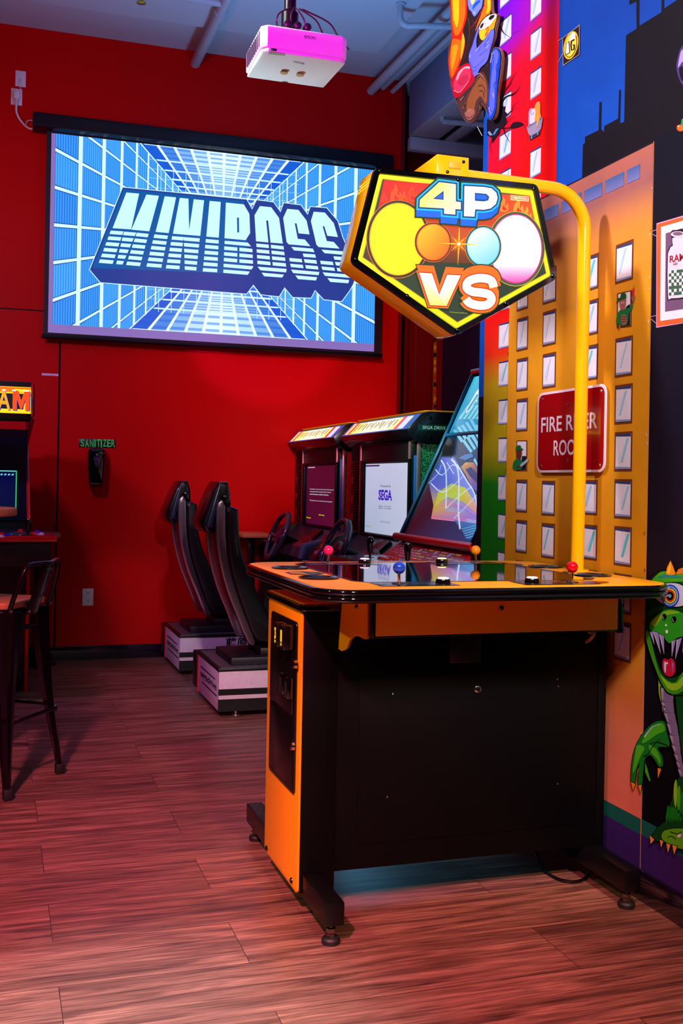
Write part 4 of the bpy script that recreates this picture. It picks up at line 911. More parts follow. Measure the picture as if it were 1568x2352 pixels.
# ================================================================ FOUR-PLAYER GAME TABLE WITH OVERHEAD SIGN
T = thing('arcade_table', 'yellow and black four-player arcade table with a pentagonal 4P VS sign on a bent pole', 'arcade machine', (1.395, 3.2, 0))
TX0, TX1, TY0, TY1, TZ = .838, 1.955, 2.705, 3.68, 1.015
def rr2(x0, x1, y0, y1, r, n=8): return rrect(x0, x1, y0, y1, r, n)
top = rr2(TX0 + .006, TX1 - .006, TY0 + .006, TY1 - .006, .10)
MB().prism(top, 'z', TZ - .035, TZ, .0008).build('tabletop', YEL, T)
for k, z in enumerate((TZ - .0105, TZ - .0295)):
    mb = MB(); path = [(x, y, z) for x, y in rr2(TX0 + .004, TX1 - .004, TY0 + .004, TY1 - .004, .10)]
    mb.tube(path, .0096, 10, closed=True).build('edge_moulding', BLKG, T)
# glass
gl = [(1.0, 2.93), (1.03, 2.885), (1.76, 2.885), (1.80, 2.94), (1.80, 3.56), (1.77, 3.60), (1.03, 3.60), (1.0, 3.55)]
GL = mat('table_glass', (4, 5, 9), .02, spec=.9, var=0, coat=1)
g = MB().prism(gl, 'z', TZ - .004, TZ + .0012).build('glass', GL, T)
A = Art(lambda x, y: Vector((x, y, TZ + .0008)), (0, 0, 1)); A.line(gl, .012, (30, 14, 20), 1, closed=True); A.build('glass_border', PRINT, T, smooth=False)
def stick(px, py, colr, nm, plate, pc, btn, bx_, by_):
    x0, x1, y0, y1 = plate
    A = Art(lambda x, y: Vector((x, y, TZ + .001)), (0, 0, 1), .0004)
    A.poly([(x0, y0), (x1, y0), (x1, y1), (x0, y1)], (10, 10, 14), 1); A.poly([(x0 + .006, y0 + .006), (x1 - .006, y0 + .006), (x1 - .006, y1 - .006), (x0 + .006, y1 - .006)], (22, 26, 40), 2)
    r = random.Random(int(px * 99))
    A.poly([(px + .07 * cos(a / 5) * (1 + .2 * r.random()) + .05, (y0 + y1) / 2 + .035 * sin(a / 5)) for a in range(31)], pc, 3)
    A.poly(ell(px + .05, (y0 + y1) / 2, .03, .02, 14), tuple(c * .5 for c in pc), 4); A.poly([(px - .07, y0 + .03), (px - .03, y0 + .06), (px - .06, y0 + .08)], pc, 4)
    A.build('control_plate', PRINT, T, smooth=False)
    j = MB().lathe([(.022, 0), (.021, .0015), (.006, .002), (.0045, .0025), (.0045, .035)], (px, py, TZ + .002)).build('joystick', CHR, T)
    MB().ball((px, py, TZ + .047), .0178).build('ball', mat('joystick_ball_' + nm, colr, .12, coat=.7, var=0), j)
    MB().lathe([(.020, 0), (.0195, .0015), (.0055, .002)], (px, py, TZ + .0025)).build('dust_washer', DK, j)
    b = MB().lathe([(.0225, 0), (.0215, .008), (.0195, .0125), (.017, .0135)], (bx_, by_, TZ + .002)).build('push_button', BLKG, T)
    m_ = mat('button_cap_' + nm, btn, .2, emit=.8, var=0)
    MB().lathe([(.0165, .0125), (.0165, .0155), (.014, .017)], (bx_, by_, TZ + .002)).build('button_cap', m_, b)
stick(1.10, 2.825, (20, 70, 190), 'blue', (1.025, 1.268, 2.765, 2.87), (30, 60, 90), (230, 225, 235), 1.235, 2.822)
stick(1.645, 2.805, (190, 6, 16), 'red', (1.465, 1.715, 2.75, 2.862), (170, 14, 24), (225, 220, 228), 1.516, 2.812)
stick(1.122, 3.57, (235, 26, 90), 'pink', (1.04, 1.293, 3.615, 3.505), (190, 60, 100), (225, 200, 230), 1.262, 3.582)
stick(1.69, 3.57, (240, 140, 10), 'orange', (1.51, 1.77, 3.61, 3.505), (190, 110, 40), (250, 235, 150), 1.56, 3.58)
for cx, cy in ((.936, 3.395), (.926, 3.035), (1.865, 3.365), (1.852, 3.03)):
    m = MB(); m.lathe([(.048, .0005), (.050, .001), (.060, .0045), (.062, .003), (.062, .0)], (cx, cy, TZ), n=32)
    c = m.build('cup_holder', BLKG, T)
    MB().lathe([(.049, 0), (.049, .0012)], (cx, cy, TZ), n=32).build('cup_well', mat('well_black', (2, 2, 3), .7, var=0), c)
A = Art(lambda x, y: Vector((x, y, TZ + .0008)), (0, 0, 1), .0004)
A.poly([(.876, 3.17), (.93, 3.125), (.985, 3.17), (.985, 3.24), (.93, 3.275), (.876, 3.24)], (20, 60, 80), 1); A.poly([(.885, 3.178), (.93, 3.14), (.93, 3.26), (.885, 3.235)], (210, 170, 90), 2); A.poly([(.94, 3.145), (.975, 3.178), (.975, 3.232), (.94, 3.255)], (40, 110, 120), 2)
A.build('warning_sticker', PRINT, T, smooth=False)
A = Art(lambda x, y: Vector((x, y, TZ + .0008)), (0, 0, 1), .0004)
A.poly([(1.81, 3.12), (1.87, 3.17), (1.84, 3.19), (1.79, 3.13)], (24, 40, 60), 1); A.build('edge_sticker', PRINT, T, smooth=False)
A = Art(lambda x, y: Vector((x, y, TZ + .0008)), (0, 0, 1), .0004); A.poly([(1.81, 3.55), (1.84, 3.5), (1.83, 3.46), (1.805, 3.44)], (24, 40, 60), 1)
A.build('edge_sticker', PRINT, T, smooth=False)
# apron under the top
AY = 2.86
ax0, ax1 = pix(862, 1455, 'y', AY).x, pix(1418, 1445, 'y', AY).x
az = pix(1418, 1446, 'y', AY).z
MB().box(ax0, ax1, AY, AY + .018, az, TZ - .036, .001).build('apron', YEL, T)
MB().box(ax0 - .012, ax0 - .0005, AY - .003, AY + .03, az - .006, TZ - .036, .003).box(ax1 + .0005, ax1 + .022, AY - .003, AY + .5, az - .012, TZ - .036, .006).box(ax0, ax1, AY + .001, AY + .02, az - .006, az - .0002, .002).build('apron_trim', BLKG, T)
MB().box(ax0, ax1, AY + .02, 3.6, az + .02, TZ - .036).build('frame_box', BLK, T)
def bolt(c, ax=(0, -1, 0), par=T, r=.0075, m=BLKG): MB().lathe([(r, 0), (r * .95, r * .4), (r * .5, r * .75), (r * .1, r * .8)], c, ax, 12).build('bolt', m, par)
bolt(pix(1151, 1396, 'y', AY))
# curved bracket between column and apron
def bp_(u, v): p = pix(u, v, 'y', 3.02); return (p.x, p.z)
c6 = lambda x, y: (560 + x / 3.136, 1220 + y / 3.136)
br = [c6(*p) for p in ((706, 520), (890, 520), (890, 760), (880, 780), (862, 776), (825, 757), (790, 757), (762, 785), (745, 835), (728, 858), (705, 864), (680, 850), (690, 700))]
def brp(u, v):
    t = (u - 776) / (844 - 776); y = 3.055 + (AY + .01 - 3.055) * max(0, min(1, t)); p = pix(u, v, 'y', y); return p
vs = [brp(*p) for p in br]; mb = MB()
from mathutils.geometry import tessellate_polygon
tr = [list(t) for t in tessellate_polygon([vs])]; n = len(vs); vs2 = [v + Vector((.012, .012, 0)) for v in vs]
mb.add(vs + vs2, tr + [[i + n for i in t][::-1] for t in tr] + [[i, (i + 1) % n, (i + 1) % n + n, i + n] for i in range(n)])
mb.build('side_bracket', YEL, T, smooth=False)
bolt(brp(820, 1393), (-.5, -.85, 0))
# service column
CXL, CY0, CY1 = .886, 3.062, 3.462
MB().prism(rr2(CY0, CY1, .068, .912, .014), 'x', CXL - .003, CXL + .004, .001).build('column_face', YEL, T)
MB().box(CXL + .0045, 1.0, CY0 - .004, CY1 + .004, .068, .912, .006).box(.999, 1.925, CY0, CY1, .124, TZ - .04, .002).build('cabinet_body', BLK, T)
cap = rr2(CXL - .012, 1.02, CY0 - .02, CY1 + .018, .02)
MB().prism(cap, 'z', .913, .936, .006, 3).build('column_cap', BLKG, T)
MB().prism(rr2(CXL - .004, 1.012, CY0 - .012, CY1 + .010, .016), 'z', .9355, .9372).build('cap_top', YEL, T)
DXF = CXL - .0035
def cpt(u, v): p = pix(u, v, 'x', DXF); return (p.y, p.z)
dq = [cpt(*q) for q in ((630, 1402), (685, 1430), (672, 1819), (620, 1767))]
d0, d1 = min(p[0] for p in dq), max(p[0] for p in dq); dz1 = (dq[0][1] + dq[1][1]) / 2; dz0 = (dq[2][1] + dq[3][1]) / 2
cdr = MB().prism(rr2(d0, d1, dz0, dz1, .016), 'x', DXF - .006, DXF + .001, .003).build('coin_door', mat('coin_door_black', (12, 11, 15), .25, bump=.2, scale=500), T)
mid = cpt(655, 1624)[1]
MB().box(DXF - .012, DXF - .005, d0 + .018, d1 - .018, mid, dz1 - .02, .004).build('upper_plate', mat('coin_plate', (10, 9, 13), .22), cdr)
MB().box(DXF - .010, DXF - .005, d0 + .014, d1 - .014, dz0 + .016, mid - .012, .004).build('lower_door', mat('coin_plate', (10, 9, 13), .22), cdr)
AMB = mat('lit_amber_insert', (255, 170, 20), .2, emit=.5, var=0)
for uv, hh in ((650, 1456), .0), ((664, 1463), .0):
    c = pix(*uv, 'x', DXF - .02)
    s_ = MB().box(DXF - .045, DXF - .011, c.y - .020, c.y + .020, c.z - .038, c.z + .036, .005).build('coin_slot', mat('coin_plate', (10, 9, 13), .22), cdr)
    A = Art(lambda y, z: Vector((DXF - .0455, y, z)), (-1, 0, 0), .0005)
    A.text('25' if uv[0] == 650 else '1', [(c.y + .009, c.z + .022), (c.y - .009, c.z + .022), (c.y - .009, c.z - .014), (c.y + .009, c.z - .014)], (255, 180, 30), 1, .04); A.poly([(c.y + .008, c.z - .017), (c.y - .008, c.z - .017), (c.y - .008, c.z - .026), (c.y + .008, c.z - .026)], (200, 160, 30), 1)
    A.build('lit_price', GLOW, s_, smooth=False)
for uv in ((651, 1567), (663, 1578)):
    c = pix(*uv, 'x', DXF - .02)
    s_ = MB().box(DXF - .03, DXF - .011, c.y - .018, c.y + .018, c.z - .034, c.z + .03, .004).build('coin_return', BLKG, cdr)
    MB().box(DXF - .0315, DXF - .029, c.y - .010, c.y + .010, c.z - .026, c.z + .016).build('return_opening', mat('well_black', (2, 2, 3), .7), s_)
for uv in ((670, 1526), (664, 1714)):
    c = pix(*uv, 'x', DXF - .02)
    l_ = MB().lathe([(.014, -.004), (.0135, .005), (.010, .007), (.004, .0075)], (DXF - .010, c.y, c.z), (-1, 0, 0), 20).build('lock', CHR, cdr)
    MB().box(DXF - .0185, DXF - .017, c.y - .002, c.y + .002, c.z - .006, c.z + .006).build('keyhole', BLK, l_)
for uv in ((613, 1948), (670, 2022)):
    c = pix(*uv, 'x', DXF); bolt((DXF, c.y, c.z), (-1, 0, 0), r=.009)
# front panel details
MB().box(1.07, 1.84, CY0 - .003, CY0 + .002, .2, .78, .001).build('access_panel', BLK, T)
c = pix(1096, 1583, 'y', CY0 - .003); MB().lathe([(.012, 0), (.0115, .004), (.008, .006), (.002, .0065)], c, (0, -1, 0)).build('panel_lock', CHR, T)
for uv in ((902, 1594), (1281, 1576), (889, 1830), (1280, 1800), (1279, 1560)):
    c = pix(*uv, 'y', CY0 - .001); bolt(c, r=.0035, m=CHR)
a_, b_ = pix(1031, 1460, 'y', CY0), pix(1102, 1521, 'y', CY0)
MB().box(a_.x, b_.x, CY0 - .01, CY0 + .012, b_.z, a_.z, .006).build('cable_box', mat('cable_box_plastic', (22, 16, 24), .35), T)
hk = MB().tube(smooth2([tuple(pix(1352, 1452, 'y', CY0 - .02)), tuple(pix(1364, 1455, 'y', CY0 - .05)), tuple(pix(1355, 1468, 'y', CY0 - .04)), tuple(pix(1346, 1474, 'y', CY0))], 3, False), .006, 8); hk.build('hook', mat('tan_plastic', (190, 150, 100), .4), T)
MB().box(1.9, 1.93, CY0 - .004, CY1 + .004, .068, TZ - .04, .004).build('far_side_panel', BLK, T)
# feet
for x0, x1 in ((.899, .957), (1.862, 1.92)):
    f = MB().box(x0, x1, 2.83, 3.80, .058, .124, .003).build('foot_bar', BLKM, T)
    for y in (2.862, 3.76):
        xc = (x0 + x1) / 2
        l_ = MB().lathe([(.026, 0), (.0265, .012), (.022, .018), (.008, .019)], (xc, y, 0), n=24).build('levelling_foot', RUB, f)
        MB().lathe([(.006, .015), (.006, .06)], (xc, y, 0), n=12).lathe([(.0125, .018), (.0125, .028)], (xc, y, 0), n=6).lathe([(.0145, .031), (.0145, .043)], (xc, y, 0), n=6).build('nut', mat('bolt_steel', (150, 130, 140), .25, metal=1), l_)
pc_ = MB().tube(smooth2([tuple(pix(u_, v_, 'z', z_)) for u_, v_, z_ in ((1228, 1935, .06), (1232, 1965, .03), (1250, 2000, .006), (1290, 2022, .006), (1335, 2022, .006), (1362, 1996, .006), (1370, 1975, .02), (1372, 1940, .06))], 5, False), .0055, 8)
pc_.build('power_cord', mat('black_cord', (10, 8, 14), .3), T)
# pole and arm
PXX, PYY = 1.9, 3.208
a_ = pix(1341, 500, 'y', PYY); arm_z = pix(1200, 416, 'y', PYY).z - .012
R_ = .13
path = [(PXX, PYY, TZ - .002), (PXX + .004, PYY, 1.5), (PXX + .005, PYY, arm_z - R_)]
path += [(PXX + .005 - R_ + R_ * cos(t), PYY, arm_z - R_ + R_ * sin(t)) for t in [i * pi / 2 / 10 for i in range(1, 11)]]
path += [(1.6, PYY, arm_z + .003), (1.40, PYY, arm_z + .006)]
MB().tube(path, .0225, 20).build('pole', YELG, T)
MB().lathe([(.04, 0), (.04, .005), (.026, .007)], (PXX, PYY, TZ)).build('pole_flange', YELG, T)
# lamp box of the sign
MY, MD = 3.05, .13
mp = lambda u, v: (lambda p: (p.x, p.z))(pix(u, v, 'y', MY))
c5 = lambda x, y: (740 + x / 2.529, 330 + y / 2.529)
cor = [mp(*c5(*p)) for p in ((306, 132), (1252, 232), (1368, 785), (775, 1118), (165, 688))]
def roundc(pts, r, n=5):
    out = []
    for i in range(len(pts)):
        a, b, c = Vector(pts[i - 1]), Vector(pts[i]), Vector(pts[(i + 1) % len(pts)])
        d1 = (a - b).normalized(); d2 = (c - b).normalized(); p1 = b + d1 * r; p2 = b + d2 * r
        for k in range(n + 1):
            t = k / n; out.append(tuple((1 - t) ** 2 * p1 + 2 * t * (1 - t) * b + t * t * p2))
    return out
S = MB().prism(roundc(cor, .02), 'y', MY + .012, MY + MD, .008).build('sign_housing', YELG, T)
fo = roundc(cor, .02); cen = Vector((sum(p[0] for p in cor) / 5, sum(p[1] for p in cor) / 5))
inn = [tuple(p) for p in grow(cor, -.021)]
fi = roundc(inn, .006)
mb = MB(); n = len(fo)
vs = [(p[0], MY + .014, p[1]) for p in fo] + [(p[0], MY, p[1]) for p in grow(fo, -.002)] + [(p[0], MY, p[1]) for p in grow(fi, .002)] + [(p[0], MY + .006, p[1]) for p in fi]
fs_ = []
for k in range(3):
    for i in range(n): j = (i + 1) % n; fs_.append([k * n + i, k * n + j, (k + 1) * n + j, (k + 1) * n + i])
mb.add(vs, fs_).build('sign_frame', BLKG, T)
for q in ((329, 160), (787, 210), (1228, 262), (1338, 768), (783, 1085), (190, 672), (490, 886), (1065, 930)):
    p = mp(*c5(*q)); MB().lathe([(.0072, 0), (.0065, .004), (.003, .006)], (p[0], MY, p[1]), (0, -1, 0), 12).build('frame_screw', BLKG, T)
m = MB()
for i in range(3):
    for k in range(16):
        p = mp(*c5(300, 195)); z = p[1] + .0 - i * .011; y = MY + .02 + k * .0064
        d = (cor[4][0] - cor[0][0]) / (cor[4][1] - cor[0][1]); x = cor[0][0] + d * (z - cor[0][1])
        m.lathe([(.0022, 0), (.0022, .0006)], (x - .0002, y, z), (-1, 0, 0), 6)
m.build('vent_holes', mat('lit_amber_vent', (255, 210, 60), .3, emit=.6, var=0), S)
# sign face picture
A = Art(lambda u, v: pix(u, v, 'y', MY + .006), (0, -1, 0), .0003).crop(740, 330, 2.529)
icr = [(328, 176), (1222, 278), (1330, 768), (782, 1070), (203, 672)]
A.poly(grow(icr, 8), (200, 190, 0), 1); A.poly(icr, (255, 240, 0), 2)
A.poly(grow(icr, -14), (255, 222, 0), 3); A.poly(grow(icr, -26), (150, 130, 0), 4); ii = grow(icr, -30)
A.poly(ii, (36, 56, 34), 5)
A.poly([(357, 212), (660, 236), (1000, 290), (1203, 305), (1235, 470), (1225, 640), (900, 640), (600, 640), (300, 600), (318, 400)], [(228, 18, 6), (228, 18, 6), (226, 60, 10), (226, 80, 14), (214, 84, 20), (120, 60, 16), (150, 30, 10), (120, 24, 8), (90, 40, 14), (200, 24, 8)], 6)
A.poly([(245, 655), (262, 580), (300, 600), (420, 770), (330, 720)], (90, 40, 20), 6)
A.poly([(480, 440), (1060, 440), (1110, 600), (1010, 700), (560, 690), (440, 550)], [(190, 50, 14), (200, 60, 14), (214, 92, 24), (120, 52, 16), (70, 48, 22), (150, 56, 16)], 7)
for (x, y, s_, c_) in ((430, 330, 1, (255, 80, 10)), (360, 335, .6, (240, 50, 10)), (478, 335, .65, (255, 80, 10)), (525, 325, .9, (250, 60, 10)), (1140, 400, .9, (250, 150, 40)), (1055, 385, .8, (250, 130, 30)), (1190, 440, .8, (250, 150, 40)), (500, 560, .5, (190, 60, 20))):
    A.poly([(x + a * s_, y + b * s_) for a, b in ((-38, 0), (-30, -50), (-14, -70), (-10, -95), (6, -70), (4, -40), (12, -30), (22, -48), (30, -20), (22, 8), (0, 16), (-22, 12))], c_, 8, sm=3)
    A.poly([(x + a * s_, y + b * s_) for a, b in ((-16, -6), (-6, -34), (6, -10), (8, -22), (14, -4), (2, 6))], (226, 30, 8), 9, sm=2)
DG = (40, 44, 20)
def disc(cx, cy, rx, ry, rings, L):
    for k, (d, c) in enumerate(rings): A.poly(ell(cx, cy, rx + d, ry + d, 56), c, L + k)
disc(438, 556, 163, 206, ((22, (230, 110, 20)), (18, DG), (5, (255, 170, 10)), (0, (255, 224, 0)), (-6, (255, 226, 0))), 10)
n0 = 56
rx, ry = 148, 196
disc(1120, 612, rx, ry, ((22, (220, 160, 50)), (18, (46, 90, 60)), (6, (226, 20, 110))), 10)
A.poly(ell(1120, 612, rx, ry, 56), [(255, 246, 252) if sin(2 * pi * i / 56) < .45 else mixc((255, 246, 252), (240, 90, 180), min(1, (sin(2 * pi * i / 56) - .45) * 1.9)) for i in range(56)], 13.5)
A.poly([(560, 470), (1020, 470), (1030, 720), (560, 700)], (90, 26, 12), 0)
disc(640, 574, 94, 103, ((14, (240, 120, 20)), (11, DG), (5, (236, 50, 10))), 15)
A.poly(ell(640, 574, 94, 103, 40), [mixc((255, 190, 20), (250, 110, 0), .5 + .5 * sin(2 * pi * i / 40 + .8)) for i in range(40)], 18.5)
disc(930, 598, 92, 108, ((14, (230, 150, 40)), (11, DG), (5, (0, 170, 220))), 15)
A.poly(ell(930, 598, 92, 108, 40), [mixc((235, 246, 255), (130, 210, 250), .5 + .5 * sin(2 * pi * i / 40 + .5)) for i in range(40)], 18.5)
for k in range(24):
    a = 2 * pi * k / 24 + .04; l_ = (128 if k % 6 == 0 else 90 if k % 3 == 0 else 55) * (1 if k % 2 == 0 else .7)
    A.poly([(787 + 6 * cos(a + pi / 2), 585 + 6 * sin(a + pi / 2)), (787 + l_ * cos(a), 585 + l_ * sin(a)), (787 - 6 * cos(a + pi / 2), 585 - 6 * sin(a + pi / 2))], (255, 190, 40) if k % 3 == 0 else (255, 90, 10), 22)
A.poly(ell(787, 585, 17, 17, 20), (255, 150, 20), 23); A.poly(ell(787, 585, 9, 9, 16), (255, 255, 210), 24)
four = [(672, 228), (768, 240), (768, 340), (797, 344), (797, 386), (765, 384), (765, 416), (700, 411), (700, 380), (558, 372), (560, 330)]
Pp = [(818, 250), (930, 256), (975, 264), (1002, 288), (1010, 320), (1000, 355), (970, 380), (930, 388), (880, 385), (876, 428), (815, 425)]
CY_ = (0, 190, 235); BLU = (0, 100, 230); DBL = (10, 50, 30)
for p_2 in (four, Pp):
    sh = [(x - 4, y + 40) for x, y in p_2]; A.poly(grow(sh, 24), DBL, 25); A.poly(grow(p_2, 28), DBL, 26)
for p_2 in (four, Pp):
    for k in range(5): A.poly(grow([(x - 4 + k, y + 40 - k * 9) for x, y in p_2], 15), BLU if k < 4 else (0, 130, 240), 27 + k * .2)
    A.poly(grow(p_2, 18), CY_, 29); A.poly(grow(p_2, 9), (0, 60, 130), 30)
A.poly(four, [(255, 250, 200) if x > 690 else (250, 246, 110) for x, y in four], 31); A.poly([(697, 278), (697, 331), (636, 325)], (0, 60, 130), 32); A.poly([(690, 292), (690, 325), (650, 321)], BLU, 33)
A.poly(Pp, (255, 254, 235), 31); A.poly([(878, 290), (945, 296), (962, 314), (955, 334), (930, 340), (878, 336)], (0, 60, 130), 32); A.poly([(884, 298), (940, 303), (952, 316), (945, 330), (884, 327)], BLU, 33)
Vv = [(556, 752), (630, 757), (672, 880), (718, 764), (797, 768), (715, 945), (618, 940)]
Sc = smooth2([(988, 838), (975, 800), (935, 785), (885, 786), (840, 805), (832, 840), (865, 862), (915, 868), (962, 880), (975, 910), (950, 938), (900, 942), (850, 928), (828, 905)], 3, False)
for q_, c_, L_ in ((24, (38, 54, 30), 25), (17, (250, 110, 10), 26)):
    A.poly(grow(Vv, q_ * .8), c_, L_); A.poly(grow([(x + 2, y - 32) for x, y in Vv], q_ * .8), c_, L_ - .5); A.line(Sc, 52 + q_ * 2, c_, L_); A.line([(x + 2, y - 32) for x, y in Sc], 52 + q_ * 2, c_, L_ - .5)
A.poly(grow(Vv, 6), (200, 30, 5), 27.5); A.line(Sc, 62, (200, 30, 5), 27.5)
A.poly(Vv, [(255, 250, 235)] * 4 + [(255, 250, 235)] + [(250, 240, 110)] * 2, 29); A.line(Sc, 50, (255, 250, 225), 29)
A.poly([(1086, 303), (1190, 312), (1190, 340), (1086, 331)], (255, 244, 170), 30); A.poly([(1091, 308), (1185, 316), (1185, 335), (1091, 327)], (226, 90, 20), 31)
A.text('namco', [(1096, 312), (1180, 319), (1180, 332), (1096, 324)], (255, 246, 200), 32, .03)
A.text('(TM) & (C) NAMCO AMUSEMENT INC.', [(733, 978), (835, 986), (835, 992), (733, 984)], (220, 220, 60), 30, .0)
A.build('sign_face', SIGNGLOW, T, smooth=False)
# junction box on the sign
bx0 = pix(974, 372, 'y', MY + .10).x; bA = pix(1003, 400, 'y', MY + .03).x; bB = pix(1076, 400, 'y', MY + .03).x
zt_ = pix(1040, 358, 'y', MY + .03).z; zb_ = cor[0][1] - .02
jb = MB().box(bA, bB, MY + .03, MY + .235, zb_, zt_, .002).build('junction_box', YELG, T)
for uv in ((1064, 372), (1027, 395)): bolt(pix(*uv, 'y', MY + .03), par=jb, r=.0055)
MB().box(pix(1030, 380, 'y', MY + .03).x, pix(1058, 380, 'y', MY + .03).x, MY + .027, MY + .031, pix(1040, 387, 'y', MY + .03).z, pix(1040, 372, 'y', MY + .03).z, .001).build('box_label', YEL, jb)

# ================================================================ DRIVING CABINETS
def ch(p): return (360 + p[0] / 3.793, 1080 + p[1] / 3.793)
SY = 5.88
def prof(pts): return [(lambda q: (q.x, q.z))(pix(*ch(p), 'y', SY)) for p in pts]
D = thing('driving_seat', 'nearer of the two black and silver driving seats, its white base closest to the camera', 'arcade seat', (1.5, 6.05, 0), 'driving seats of the two racing machines')
BW = mat('white_base_laminate', (216, 196, 214), .4, var=.12, scale=25); BKB = mat('base_black', (10, 9, 12), .4)
SILV = mat('silver_shell', (150, 130, 140), .22, metal=.85, var=.08, scale=20)
VIN = mat('black_vinyl', (14, 14, 20), .32, bump=.3, scale=260)
X0, Y0_, Y1_ = 1.19, 5.74, 6.37
bs = MB().box(X0, 1.70, Y0_, Y1_, .035, .262, .006).build('base_box', BW, D)
MB().box(X0 - .002, 1.702, Y0_ - .003, Y0_ + .004, .035, .102).box(X0 - .001, 1.702, Y0_ - .003, Y0_ + .004, .125, .158).build('black_stripes', BKB, bs, smooth=False)
MB().box(X0 - .004, X0 + .004, Y1_ - .03, Y1_ + .002, .03, .262).build('red_strip', REDP, bs); MB().box(X0 - .008, 1.70, Y1_ + .002, Y1_ + .12, .05, .262, .004).build('far_side_panel', BKB, bs)
MB().box(X0 - .005, 1.705, Y0_ - .006, Y1_ + .004, .255, .272, .003).build('tread_rim', BKB, bs)
def tread():
    m = bpy.data.materials.new('tread_plate'); m.use_nodes = True; nt = m.node_tree; b = nt.nodes['Principled BSDF']
    b.inputs['Metallic'].default_value = .8; b.inputs['Roughness'].default_value = .35; b.inputs['Base Color'].default_value = (.25, .24, .27, 1)
    t = nt.nodes.new('ShaderNodeTexCoord'); w_ = nt.nodes.new('ShaderNodeTexWave'); w_.bands_direction = 'DIAGONAL'; w_.inputs['Scale'].default_value = 14; w_.inputs['Distortion'].default_value = 2
    bp = nt.nodes.new('ShaderNodeBump'); bp.inputs['Strength'].default_value = .8; bp.inputs['Distance'].default_value = .004
    nt.links.new(t.outputs['Object'], w_.inputs[0]); nt.links.new(w_.outputs['Fac'], bp.inputs['Height']); nt.links.new(bp.outputs[0], b.inputs['Normal']); return m
MB().box(X0 + .012, 1.69, Y0_ + .012, Y1_ - .01, .271, .275).build('tread_plate', tread(), bs, smooth=False)
A = Art(lambda y, z: Vector((X0 - .0, y, z)), (-1, 0, 0), .0006)
A.text('segadrive', [(6.27, .178), (5.80, .178), (5.80, .128), (6.27, .128)], (26, 18, 40), 2, .02)
A.poly([(6.27, .2), (5.84, .2), (5.84, .192), (6.27, .192)], (26, 18, 40), 2); A.poly([(6.22, .116), (5.79, .116), (5.79, .108), (6.22, .108)], (26, 18, 40), 2)
A.build('side_lettering', PAINT, bs, smooth=False)
A = Art(lambda x, z: Vector((x, Y0_ + .0, z)), (0, -1, 0), .0006)
A.text('藤原', [(1.50, .246), (1.65, .246), (1.65, .178), (1.50, .178)], (18, 12, 22), 2, .02)
r = random.Random(1)
for k in range(60):
    x, z = r.uniform(1.2, 1.69), r.uniform(.165, .25) ; s_ = r.uniform(.001, .003)
    A.poly([(x, z), (x + s_, z + s_ * r.uniform(.3, 1)), (x + s_ * .6, z - s_)], (60, 40, 60), 1)
A.build('front_lettering', PAINT, bs, smooth=False)
for x, y in ((1.30, 5.80), (1.30, 6.3), (1.64, 5.80), (1.64, 6.3)): MB().lathe([(.026, 0), (.026, .01), (.01, .012), (.01, .04)], (x, y, 0)).build('foot', CHR, bs)
MB().box(1.27, 1.69, 5.80, 6.24, .275, .318, .006).box(1.45, 1.68, 5.86, 6.18, .318, .358, .006).build('seat_plinth', mat('plinth_black', (12, 8, 12), .5), D)
# shells: near silver side plate, recessed back, cushion, headrest
plate_ = [(520, 330), (545, 275), (580, 262), (600, 330), (603, 560), (625, 800), (690, 1050), (775, 1290), (858, 1500), (800, 1508), (700, 1270), (612, 1050), (548, 800), (520, 560)]
back_ = [(545, 300), (600, 300), (606, 560), (640, 820), (720, 1080), (830, 1380), (850, 1480), (800, 1490), (715, 1270), (628, 1050), (566, 800), (540, 560)]
cush = [(605, 345), (612, 325), (640, 315), (690, 335), (712, 358), (718, 560), (748, 730), (800, 890), (880, 1070), (990, 1280), (1090, 1420), (1120, 1500), (870, 1490), (775, 1290), (690, 1050), (625, 800), (606, 560)]
sm2 = lambda p: smooth2(p, 2)
MB().prism(sm2(prof(plate_)), 'y', SY, SY + .03, .006).prism(sm2(prof(plate_)), 'y', SY + .31, SY + .34, .006).build('side_shell', SILV, D)
MB().prism(prof(back_), 'y', SY + .028, SY + .312, .004).build('back_shell', mat('back_shell_grey', (70, 58, 78), .25, metal=.6), D)
MB().prism(sm2(prof(cush)), 'y', SY - .012, SY + .352, .02, 3).build('backrest_cushion', VIN, D)
hd = [(552, 100), (628, 100), (640, 150), (652, 200), (655, 318), (600, 370), (560, 372), (520, 420), (500, 565), (440, 545), (410, 505), (400, 450), (430, 360), (500, 190)]
MB().prism(prof(hd), 'y', SY + .02, SY + .32, .018, 3).build('headrest', mat('headrest_black', (10, 10, 14), .2, coat=.3), D)
MB().prism(prof([(548, 122), (566, 128), (490, 505), (440, 500), (440, 470)]), 'y', SY + .008, SY + .33, .006).build('headrest_pad', mat('headrest_blue', (26, 30, 62), .3), D)
MB().prism(prof([(568, 235), (600, 205), (628, 225), (632, 280), (612, 345), (580, 300)]), 'y', SY - .002, SY + .34, .006).build('headrest_hinge', BLKG, D)
MB().box(1.5, 1.71, 5.90, 6.20, .36, .45, .03, 3).build('seat_cushion', VIN, D)
f = copytree(D, None, (0, 1.29, 0)); f['label'] = 'farther of the two black and silver driving seats, its white base beside the red wall'

